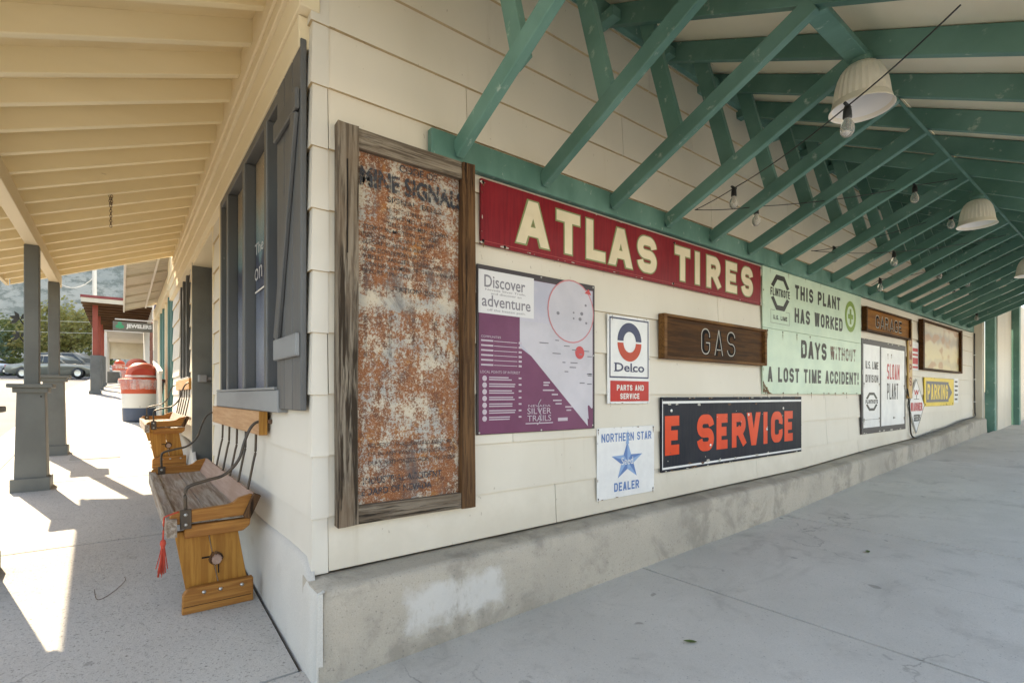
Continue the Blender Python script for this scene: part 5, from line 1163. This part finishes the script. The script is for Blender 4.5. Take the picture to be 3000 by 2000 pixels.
# ------------------------------------------------------------------ next shop on the street (teal doors, corrugated awning)
M['teal'] = paint('teal_paint', (.10, .22, .20), (.085, .19, .18), None, rough=.5, bmp=.05)
M['brick'] = paint('brick_red', (.28, .10, .06), (.22, .08, .05), None, sc1=9, rough=.85, bmp=.3)
M['mortar'] = paint('mortar', (.42, .38, .33), rough=.9)
M['redpaint'] = paint('post_red', (.36, .075, .045), (.30, .06, .04), None, rough=.55, bmp=.1)
M['brownboard'] = wood('brown_soffit', (.16, .085, .04), (.09, .045, .022), (.07, .035, .018), 'x', 40, .7, .2)
M['offwhite'] = paint('offwhite_paint', (.66, .63, .57), (.6, .57, .52), None, rough=.7, bmp=.1)
M['corr'] = paint('corrugated_cream', (.60, .55, .45), (.54, .49, .40), None, rough=.5, bmp=.05, metal=.1)
N1 = thing('teal_shop', 'narrow cream shop front with teal columns and doors beyond the corner shop', 'building', (0, 10.5, .9))
bm = bm_new(); box(bm, .1, 3, 7.52, 13.6, .4, 4.4); part('wall', bm, 'siding_left', N1)
for k, y in enumerate((7.6, 8.35, 9.1, 9.9, 10.7, 11.5, 12.3, 13.1)):
    bm = bm_new(); box(bm, .02, .1, y, y + .14, .6, 3.15, .003); part('column', bm, 'trim' if k % 3 == 0 else 'teal', N1)
    bm = bm_new(); box(bm, .07, .099, y + .16, y + .58, 1.6 + .06 * k, 2.95); part('window', bm, 'carglass', N1)
    bm = bm_new(); box(bm, .06, .099, y + .16, y + .58, .7, 1.58 + .06 * k); part('door_panel', bm, 'teal' if k > 2 else 'greypaint', N1)
bm = bm_new(); box(bm, -.03, .1, 7.55, 13.6, 3.16, 3.42, .003); part('fascia', bm, 'trim', N1)
AW = thing('corrugated_awning', 'cream corrugated metal awning with crossbars over the teal shop front', 'awning', (-.3, 10, 3.3))
bm = bm_new(); n = 120
A = []
for k in range(n + 1):
    y = 7.0 + 6.0 * k / n; h = .016 * (1 if (k // 2) % 2 else -1); A.append((bm.verts.new((.09, y, 3.64 + h - .03 * k / n)), bm.verts.new((-.62, y, 3.40 + h - .03 * k / n))))
for k in range(n): bm.faces.new((A[k][0], A[k + 1][0], A[k + 1][1], A[k][1]))
part('corrugated_sheet', bm, 'corr', AW)
for y in (7.6, 8.7, 9.8, 10.9, 12.0, 12.95):
    bm = bm_new(); beam(bm, (-.03, y, 3.57), (-.61, y, 3.36), .04, .05); part('crossbar', bm, 'corr', AW)
for x, z in ((-.62, 3.37), (-.2, 3.515)):
    bm = bm_new(); beam(bm, (x, 7.0, z), (x, 13.0, z - .03), .03, .06); part('purlin', bm, 'offwhite', AW)
bm = bm_new(); box(bm, -.05, .08, 12.85, 13.05, 1.2, 3.4); part('end_post', bm, 'offwhite', AW)
# white stair railing
RL = thing('white_railing', 'white slatted railing against the teal shop front', 'railing', (-.12, 9.4, .85))
for k in range(7):
    y = 8.3 + .3 * k; g0 = lerp_tab(YT, y)
    bm = bm_new(); box(bm, -.155, -.115, y, y + .07, g0, g0 + .98 + .02 * k, .003); part('picket', bm, 'offwhite', RL)
bm = bm_new(); beam(bm, (-.135, 8.25, 1.72), (-.135, 10.3, 2.0), .06, .05); part('top_rail', bm, 'offwhite', RL)
# jewelers sign hanging across the sidewalk
JS = thing('jewelers_sign', 'dark hanging shop sign with green clover and white letters JEWELERS', 'sign', (-.42, 14.0, 2.97))
bm = bm_new(); box(bm, -.84, .0, 13.98, 14.02, 2.97, 3.2, .004); part('board', bm, paint('sign_grey_green', (.16, .15, .12), (.13, .12, .10)), JS)
bm = bm_new(); box(bm, -.80, .04, 13.985, 14.015, 3.24, 3.27); part('hanger', bm, 'offwhite', JS)
lettering(JS, [('JEWELERS', -.57, -.04, 3.02, 3.15, .05)], 'white_letter', 13.978)
bm = bm_new()
for k in range(3): disc_xz(bm, -.70 + .05 * math.cos(R(90 + 120 * k)), 3.095 + .05 * math.sin(R(90 + 120 * k)), .045, .045, 13.978 - .0004 * k, 12)
quad_xz(bm, -.705, -.69, 3.0, 3.08, 13.977); part('clover', bm, plain('clover_green', (.03, .30, .14), .5), JS, recalc=False)
# dark red canopy shop
RS = thing('red_canopy_shop', 'shop with a brown boarded canopy on red posts further up the street', 'building', (0, 20, 1.6))
bm = bm_new(); box(bm, .05, 5, 13.7, 23.6, .6, 5); part('wall', bm, 'offwhite', RS)
bm = bm_new(); box(bm, -1.56, .3, 15.9, 23.4, 4.02, 4.09); part('roof', bm, paint('roof_red', (.25, .05, .05)), RS)
bm = bm_new(); box(bm, -1.55, .05, 15.92, 15.97, 3.90, 4.02); part('fascia', bm, 'corr', RS)
for k in range(34):
    y = 16.0 + .218 * k; bm = bm_new(); box(bm, -1.54, .05, y, y + .205, 3.97, 4.0 + .004 * (k % 3)); part('soffit_board', bm, 'brownboard', RS)
for k in range(12):
    y = 16.1 + .62 * k; bm = bm_new(); box(bm, -1.55, .05, y, y + .07, 3.86, 3.968); part('joist', bm, 'brownboard', RS)
for y in (16.5, 18.9, 21.4, 23.2):
    g0 = lerp_tab(YT, y); bm = bm_new(); box(bm, -1.32, -1.2, y - .06, y + .06, g0 + 1.0, 3.9, .004); p_ = part('post', bm, 'redpaint', RS)
    bm = bm_new(); box(bm, -1.37, -1.15, y - .11, y + .11, g0, g0 + 1.1, .005); box(bm, -1.40, -1.12, y - .14, y + .14, g0, g0 + .09); part('pedestal', bm, 'postpaint', p_)
for k in range(14):
    z0 = 1.4 + .0
    for q in range(2): 
        bm = bm_new(); 
        for c in range(5): box(bm, .0 - .004 * (k % 2), .05, 14.6 + .9 * q + .16 * c, 14.6 + .9 * q + .16 * c + .15, 1.3 + k * .15, 1.3 + k * .15 + .135)
        part('brick_course', bm, 'brick', RS)
bm = bm_new(); box(bm, .02, .05, 13.72, 14.5, 1.2, 3.9); part('corner_pilaster', bm, 'navy', RS)
# white arcade behind
AR = thing('white_arcade', 'white arcade building with square pillars at the end of the sidewalk', 'building', (-.7, 27, 2))
bm = bm_new(); box(bm, -1.5, .9, 25.2, 31, 4.05, 4.9); part('soffit_block', bm, 'offwhite', AR)
for x, y in ((-1.45, 25.3), (-1.45, 28.2), (-1.45, 30.8), (.1, 25.3)):
    bm = bm_new(); box(bm, x, x + .3, y, y + .3, 1.6, 4.05, .01); part('pillar', bm, 'offwhite', AR)
bm = bm_new(); box(bm, .42, 3, 25.3, 36, 1.5, 5.2); part('wall', bm, 'offwhite', AR)
bm = bm_new(); box(bm, -1.5, .42, 30.9, 31.05, 3.2, 4.06); part('far_beam', bm, 'corr', AR)
for x in (-1.46, .1):
    bm = bm_new(); box(bm, x, x + .25, 31.1, 31.35, 1.9, 3.3); part('red_pillar', bm, 'redpaint', AR)
BX = solo('planter_box', (lambda b: (box(b, -1.25, -.6, 26.1, 27.6, lerp_tab(YT, 26.1) - .1, lerp_tab(YT, 26.1) + .5, .02), b)[-1])(bm_new()), 'postpaint', 'low grey box standing in the arcade opening', 'planter', (-.9, 26.8, lerp_tab(YT, 26.8)))
# utility pole and wires
PZ = thing('utility_pole', 'pale street pole rising behind the red canopy shop', 'pole', (-1.6, 27, 2))
bm = bm_new(); tube(bm, [(-1.62, 27, 1.8), (-1.62, 27, 12)], .085, 8, .07); part('shaft', bm, 'offwhite', PZ)
bm = bm_new(); tube(bm, [(-2.6, 27, 7.6), (-.6, 27, 7.6)], .05, 6); part('crossarm', bm, 'offwhite', PZ)
for k, (p, q, sg) in enumerate((((-1.62, 27, 6.6), (-3.6, 27.0, 7.3), .9), ((-45, 62, 8.4), (-1.6, 45, 6.6), .5), ((-45, 62, 7.4), (-1.6, 46, 5.9), .5))):
    out = [Vector(p).lerp(Vector(q), f / 12) - Vector((0, 0, sg * 4 * (f / 12) * (1 - f / 12))) for f in range(13)]
    bm = bm_new(); tube(bm, out, .013, 5); solo('overhead_wire', bm, 'offwhite', ['drooping pale wire loop beside the street pole', 'upper pale wire crossing in front of the trees', 'lower pale wire crossing in front of the trees'][k], 'wire', p)

# ------------------------------------------------------------------ parked cars
def car(loc, rot, paintm, label, L_=4.7, H_=1.42, W_=1.75, suv=False, cat='car'):
    T = thing('parked_car', label, cat, loc, 'cars parked up the street'); Mx = Matrix.Translation(Vector(loc)) @ Matrix.Rotation(rot, 4, 'Z')
    def put(nm, bm, m, par, sm=False):
        bmesh.ops.transform(bm, matrix=Mx, verts=bm.verts[:]); return part(nm, bm, m, par, sm=sm)
    h = H_; l = L_ / 2
    if suv: low = [(-l, .45), (-l, .95), (-l + .05, 1.02), (l * .42, 1.03), (l * .9, .92), (l, .80), (l, .40)]
    else: low = [(-l, .48), (-l + .03, .80), (-l * .62, .92), (l * .30, .90), (l * .86, .76), (l, .64), (l, .34)]
    pts = low + [(l * .80, .24), (l * .78, .48), (l * .62, .62), (l * .46, .48), (l * .44, .22), (-l * .42, .22), (-l * .44, .48), (-l * .60, .62), (-l * .76, .48), (-l * .78, .26), (-l * .97, .32)]
    bm = bm_new(); n = len(pts); rows = []
    for yy, k in ((-W_ / 2 + .06, .97), (-W_ / 2, 1.0), (W_ / 2, 1.0), (W_ / 2 - .06, .97)):
        rows.append([bm.verts.new((x * (k if abs(x) > l * .8 else 1), yy * (.93 if z > .78 else 1), z)) for x, z in pts])
    rows = [rows[1], rows[2]]
    for r0, r1 in zip(rows, rows[1:]):
        for k in range(n): bm.faces.new((r0[k], r0[(k + 1) % n], r1[(k + 1) % n], r1[k]))
    bm.faces.new(rows[0][::-1]); bm.faces.new(rows[-1])
    bmesh.ops.delete(bm, geom=[v for v in bm.verts if not v.link_faces], context='VERTS')
    bmesh.ops.bevel(bm, geom=bm.edges[:], offset=.035, segments=2, affect='EDGES', clamp_overlap=True); body = put('body', bm, paintm, T, True)
    gh = [(-l + .12, 1.0), (-l + .22, h - .05), (-l * .6, h), (l * .05, h), (l * .42, 1.0)] if suv else [(-l * .66, .90), (-l * .40, h - .03), (-l * .1, h), (l * .05, h - .01), (l * .34, .88)]
    bm = bm_new(); tw = .78
    A = [bm.verts.new((x, -W_ / 2 * (.92 if z < 1.05 else tw), z)) for x, z in gh]; C_ = [bm.verts.new((x, W_ / 2 * (.92 if z < 1.05 else tw), z)) for x, z in gh]
    for k in range(5): bm.faces.new((A[k], A[(k + 1) % 5], C_[(k + 1) % 5], C_[k]))
    bm.faces.new(A); bm.faces.new(C_[::-1]); bmesh.ops.bevel(bm, geom=bm.edges[:], offset=.03, segments=2, affect='EDGES', clamp_overlap=True); put('cabin', bm, paintm, T, True)
    zb = gh[0][1] + .04; zt = h - .09
    def side(x): # x range of glass at height
        pass
    x0b, x1b = gh[0][0] + .16, gh[-1][0] - .16; x0t, x1t = gh[1][0] + .08, gh[3][0] - .02
    for sgn in (-1, 1):
        f = lambda u, v: (x0b + (x1b - x0b) * u + ((x0t + (x1t - x0t) * u) - (x0b + (x1b - x0b) * u)) * v, sgn * (W_ / 2 * (.92 + (tw - .92) * (zb + (zt - zb) * v - gh[0][1]) / (h - gh[0][1])) + .008), zb + (zt - zb) * v)
        cuts = (0, .30, .33, .64, .67, 1) if suv else (0, .46, .50, 1)
        for a, b_ in zip(cuts[::2], cuts[1::2]):
            bm = bm_new(); q = [f(a, 0), f(b_, 0), f(b_, 1), f(a, 1)]; A = [bm.verts.new(p) for p in q]; C_ = [bm.verts.new((p[0], p[1] - sgn * .012, p[2])) for p in q]
            bm.faces.new(A); bm.faces.new(C_[::-1]); [bm.faces.new((A[k], A[(k + 1) % 4], C_[(k + 1) % 4], C_[k])) for k in range(4)]; put('side_window', bm, 'carglass', T)
    for (xa, za), (xb, zb_), nm in ((gh[4], gh[3], 'windscreen'), (gh[0], gh[1], 'rear_window')):
        bm = bm_new(); sx = 1 if nm == 'windscreen' else -1
        q = [(xa + .012 * sx, -W_ * .41, za + .03), (xa + .012 * sx, W_ * .41, za + .03), (xb + .02 * sx, W_ * .35, zb_ - .05), (xb + .02 * sx, -W_ * .35, zb_ - .05)]
        A = [bm.verts.new(p) for p in q]; C_ = [bm.verts.new((p[0] - sx * .02, p[1], p[2] - .01)) for p in q]
        bm.faces.new(A); bm.faces.new(C_[::-1]); [bm.faces.new((A[k], A[(k + 1) % 4], C_[(k + 1) % 4], C_[k])) for k in range(4)]; put(nm, bm, 'carglass', T)
    for x in (-l * .60, l * .62):
        for sgn in (-1, 1):
            bm = bm_new(); lathe(bm, [(.20, -.1), (.31, -.1), (.325, -.06), (.325, .06), (.31, .1), (.20, .1)], 24)
            for v in bm.verts: v.co = Vector((x + v.co.x, sgn * (W_ / 2 - .09) + v.co.z, .325 + v.co.y))
            wl = put('wheel', bm, 'black', T)
            bm = bm_new(); lathe(bm, [(.0005, .085), (.06, .09), (.17, .075), (.20, .09), (.205, .0), (.0005, 0)], 20)
            for v in bm.verts: v.co = Vector((x + v.co.x, sgn * (W_ / 2 - .09) + sgn * v.co.z, .325 + v.co.y))
            put('rim', bm, 'steel', wl)
    for sgn in (-1, 1):
        bm = bm_new(); box(bm, l - .06, l + .005, sgn * W_ * .34 - .18, sgn * W_ * .34 + .18, .58, .70, .01); put('headlight', bm, 'lampwhite', T)
        bm = bm_new(); box(bm, -l - .005, -l + .08, sgn * W_ * .36 - .17, sgn * W_ * .36 + .17, .66, .80, .01); put('tail_light', bm, 'delco_red', T)
    for x in (-l, l):
        bm = bm_new(); box(bm, x - .07, x + .07, -W_ / 2 + .03, W_ / 2 - .03, .36, .50, .02); put('bumper', bm, 'steel' if not suv else 'black', T)
    return T
M['car_grey'] = plain('car_grey_green', (.33, .33, .28), .3, .4); M['car_silver'] = plain('car_silver', (.45, .45, .43), .3, .6); M['car_white'] = plain('car_white', (.7, .7, .7), .3); M['car_tan'] = plain('car_tan', (.30, .27, .22), .35, .4)
def yz(y): return lerp_tab(YT, y) - .13
car((-3.55, 38.6, yz(38.6)), R(-33), M['car_grey'], 'grey-green sedan parked side-on behind the canopy posts', 5.0)
car((-3.1, 45.0, yz(45)), R(-28), M['car_tan'], 'tan sport utility vehicle parked behind the sedan', 4.7, 1.75, 1.8, True)
car((-9.5, 44.5, yz(44.5)), R(-35), M['car_silver'], 'pale silver car at the far left, half hidden by the near post', 4.6)
car((-8.2, 50, yz(50)), R(-20), M['car_white'], 'white car roof showing between the two canopy posts', 4.6)

# ------------------------------------------------------------------ trees, hedge, fence, hill
def leafmat(name, c1, c2):
    m, t, b = new_mat(name); oi = nz(t, coords(t), .9, 3); col = mixc(t, ramp(t, oi, .35, .65), c1, c2)
    gi = t.nodes.new('ShaderNodeNewGeometry'); col = mixc(t, gi.outputs['Random Per Island'], col, mixc(t, .5, col, (.3, .32, .1), 'MIX'), 'MIX')
    lnk(t, col, b.inputs['Base Color']); b.inputs['Roughness'].default_value = .6; tl = t.nodes.new('ShaderNodeBsdfTranslucent'); lnk(t, col, tl.inputs[0]); mx = t.nodes.new('ShaderNodeMixShader'); mx.inputs[0].default_value = .5
    lnk(t, b.outputs[0], mx.inputs[1]); lnk(t, tl.outputs[0], mx.inputs[2]); lnk(t, mx.outputs[0], t.nodes['Material Output'].inputs[0]); return m
M['lf_yellow'] = leafmat('leaves_yellow_green', (.30, .27, .08), (.44, .36, .14)); M['lf_green'] = leafmat('leaves_green', (.13, .16, .05), (.20, .21, .07)); M['lf_dark'] = leafmat('needles_dark', (.06, .11, .085), (.085, .14, .10))
M['bark'] = paint('bark', (.12, .09, .065), (.08, .06, .045), rough=.9)
def tree(x, y, hgt, rad, m, label, conifer=False, n=2600, seed=1):
    r = random.Random(seed); z = lerp_tab(YT, y) - .3; T = thing('conifer_tree' if conifer else 'leafy_tree', label, 'tree', (x, y, z), 'trees up the street')
    bm = bm_new(); tube(bm, [(x, y, z), (x + .1, y, z + hgt * .35), (x, y + .1, z + hgt * (.95 if conifer else .7))], hgt * .028, 8, hgt * .006)
    cl = []
    if conifer:
        for k in range(70): f = r.random() ** .8; a = r.uniform(0, 6.28); rr_ = rad * (1 - f) * r.uniform(.35, 1.0); cl.append((Vector((x + rr_ * math.cos(a), y + rr_ * math.sin(a), z + hgt * (.1 + .9 * f) - rr_ * .25)), .25 + .55 * (1 - f)))
    else:
        for k in range(34):
            while True:
                v = Vector((r.uniform(-1, 1), r.uniform(-1, 1), r.uniform(-1, 1)))
                if .25 < v.length < 1: break
            p = Vector((x + v.x * rad, y + v.y * rad, z + hgt * .62 + v.z * hgt * .36)); cl.append((p, rad * r.uniform(.16, .34)))
            if k < 10: tube(bm, [(x, y, z + hgt * r.uniform(.25, .5)), p], hgt * .010, 5, hgt * .003)
    part('trunk', bm, 'bark', T)
    bm = bm_new()
    for k in range(n):
        c, s = r.choice(cl); v = Vector((r.gauss(0, .5), r.gauss(0, .5), r.gauss(0, .42))) * s; p = c + v
        q = r.uniform(.09, .2) * (rad / 3 if not conifer else .9); d = Vector((r.uniform(-1, 1), r.uniform(-1, 1), r.uniform(-.6, 1))).normalized(); e_ = d.orthogonal().normalized(); g_ = d.cross(e_)
        bm.faces.new([bm.verts.new(p + e_ * q), bm.verts.new(p + g_ * q * .6), bm.verts.new(p - e_ * q), bm.verts.new(p - g_ * q * .6)])
    part('crown', bm, m, T, recalc=False)
tree(-9.3, 52, 7.6, 1.9, 'lf_dark', 'dark conifer standing between the two canopy posts', True, 5200, 3)
tree(-15.5, 50, 7.0, 3.6, 'lf_yellow', 'yellow-green tree at the left picture edge', False, 4200, 4)
tree(-5.0, 60, 6.8, 3.4, 'lf_yellow', 'sunlit yellow-green tree right of the second canopy post', False, 4200, 5)
tree(-12.4, 58, 5.6, 2.8, 'lf_green', 'green tree behind the near canopy post', False, 3200, 6)
tree(-1.6, 66, 7.6, 3.4, 'lf_green', 'green tree standing just left of the red canopy', False, 3400, 7)
tree(-8.0, 68, 6.2, 3.2, 'lf_green', 'rounded green tree standing behind the dark conifer', False, 3200, 8)
hg = bm_new(); r = random.Random(9)
for k in range(5000):
    p = Vector((r.uniform(-12, -1), 56 + r.uniform(-.7, .7), lerp_tab(YT, 56) - .2 + r.uniform(0, 1.5)))
    q = r.uniform(.08, .18); d = Vector((r.uniform(-1, 1), r.uniform(-1, 1), r.uniform(-.3, 1))).normalized(); e_ = d.orthogonal().normalized(); g_ = d.cross(e_)
    hg.faces.new([hg.verts.new(p + e_ * q), hg.verts.new(p + g_ * q * .6), hg.verts.new(p - e_ * q), hg.verts.new(p - g_ * q * .6)])
solo('hedge', hg, 'lf_green', 'clipped green hedge behind the parked cars', 'hedge', (-6, 56, lerp_tab(YT, 56)))
FN = thing('board_fence', 'tan board fence at the far left beyond the road', 'fence', (-14, 48, lerp_tab(YT, 48)))
for k in range(30):
    x = -19 + .26 * k; yy = 47.5 + .12 * k; g0 = lerp_tab(YT, yy) - .2
    bm = bm_new(); box(bm, x, x + .245, yy, yy + .04, g0, g0 + 1.75 + .02 * (k % 3)); part('board', bm, 'oak_y', FN)
HB = solo('small_tan_house', (lambda b: (box(b, -26, -17, 58, 66, 2.8, 6.2), prism(b, [(-26.6, 6.2), (-16.4, 6.2), (-21.5, 8.4)], 57.6, 66.4), b)[-1])(bm_new()), paint('house_tan', (.45, .36, .26)), 'small tan house roof behind the board fence', 'house', (-21, 60, 3))
# hillside
bm = bm_new(); xs_ = frange(-420, 260, 60); ys_ = frange(95, 620, 46)
def hz(x, y):
    f = min(1, max(0, (y - 95) / 330)); base = 320 * f ** 1.05 * (1 + .0006 * (x + 40)); return 3.2 + base + 16 * f * noise.fractal(Vector((x * .012, y * .012, 2)), 1, 2, 5) + 3 * f * noise.noise(Vector((x * .06, y * .06, 0)))
V = [[bm.verts.new((x, y, hz(x, y))) for y in ys_] for x in xs_]
for i in range(len(xs_) - 1):
    for j in range(len(ys_) - 1): f = bm.faces.new((V[i][j], V[i + 1][j], V[i + 1][j + 1], V[i][j + 1])); f.smooth = True
m_, t_, b_ = new_mat('hill_scrub'); co = coords(t_)
col = mixc(t_, ramp(t_, nz(t_, co, .08, 10, .7), .4, .62), (.46, .41, .33), (.33, .32, .27)); col = mixc(t_, mth(t_, 'MULTIPLY', ramp(t_, nz(t_, co, .42, 8, .75), .46, .58), .75), col, (.14, .15, .115)); col = mixc(t_, mth(t_, 'MULTIPLY', ramp(t_, nz(t_, coords(t_, (1, 1, .4)), .03, 5, .6, 1), .5, .66), .5), col, (.20, .20, .16))
lnk(t_, col, b_.inputs['Base Color']); b_.inputs['Roughness'].default_value = .95
solo('hill', bm, m_, None, None, (0, 300, 3), kind='structure')

# ------------------------------------------------------------------ unseen building added across the lot to bounce light onto the drive
OB = thing('bounce_building', 'unseen pale stucco building added across the concrete lot to bounce light', 'building', (8, -25, .3))
bm = bm_new(); box(bm, -9, 30, -36, -24.5, .0, 4.4); part('wall', bm, paint('stucco_pale', (.66, .60, .49), (.60, .545, .445), rough=.85), OB)
for k in range(7):
    bm = bm_new(); box(bm, -6 + 5 * k, -4 + 5 * k, -24.5, -24.44, 1.2, 2.9, .01); w_ = part('window', bm, 'carglass', OB)
    bm = bm_new(); box(bm, -6.15 + 5 * k, -3.85 + 5 * k, -24.5, -24.38, 1.05, 1.2, .01); part('sill', bm, 'offwhite', w_)
bm = bm_new(); box(bm, -9.2, 30.2, -36.2, -24.3, 4.4, 4.7); part('roof', bm, 'trim', OB)
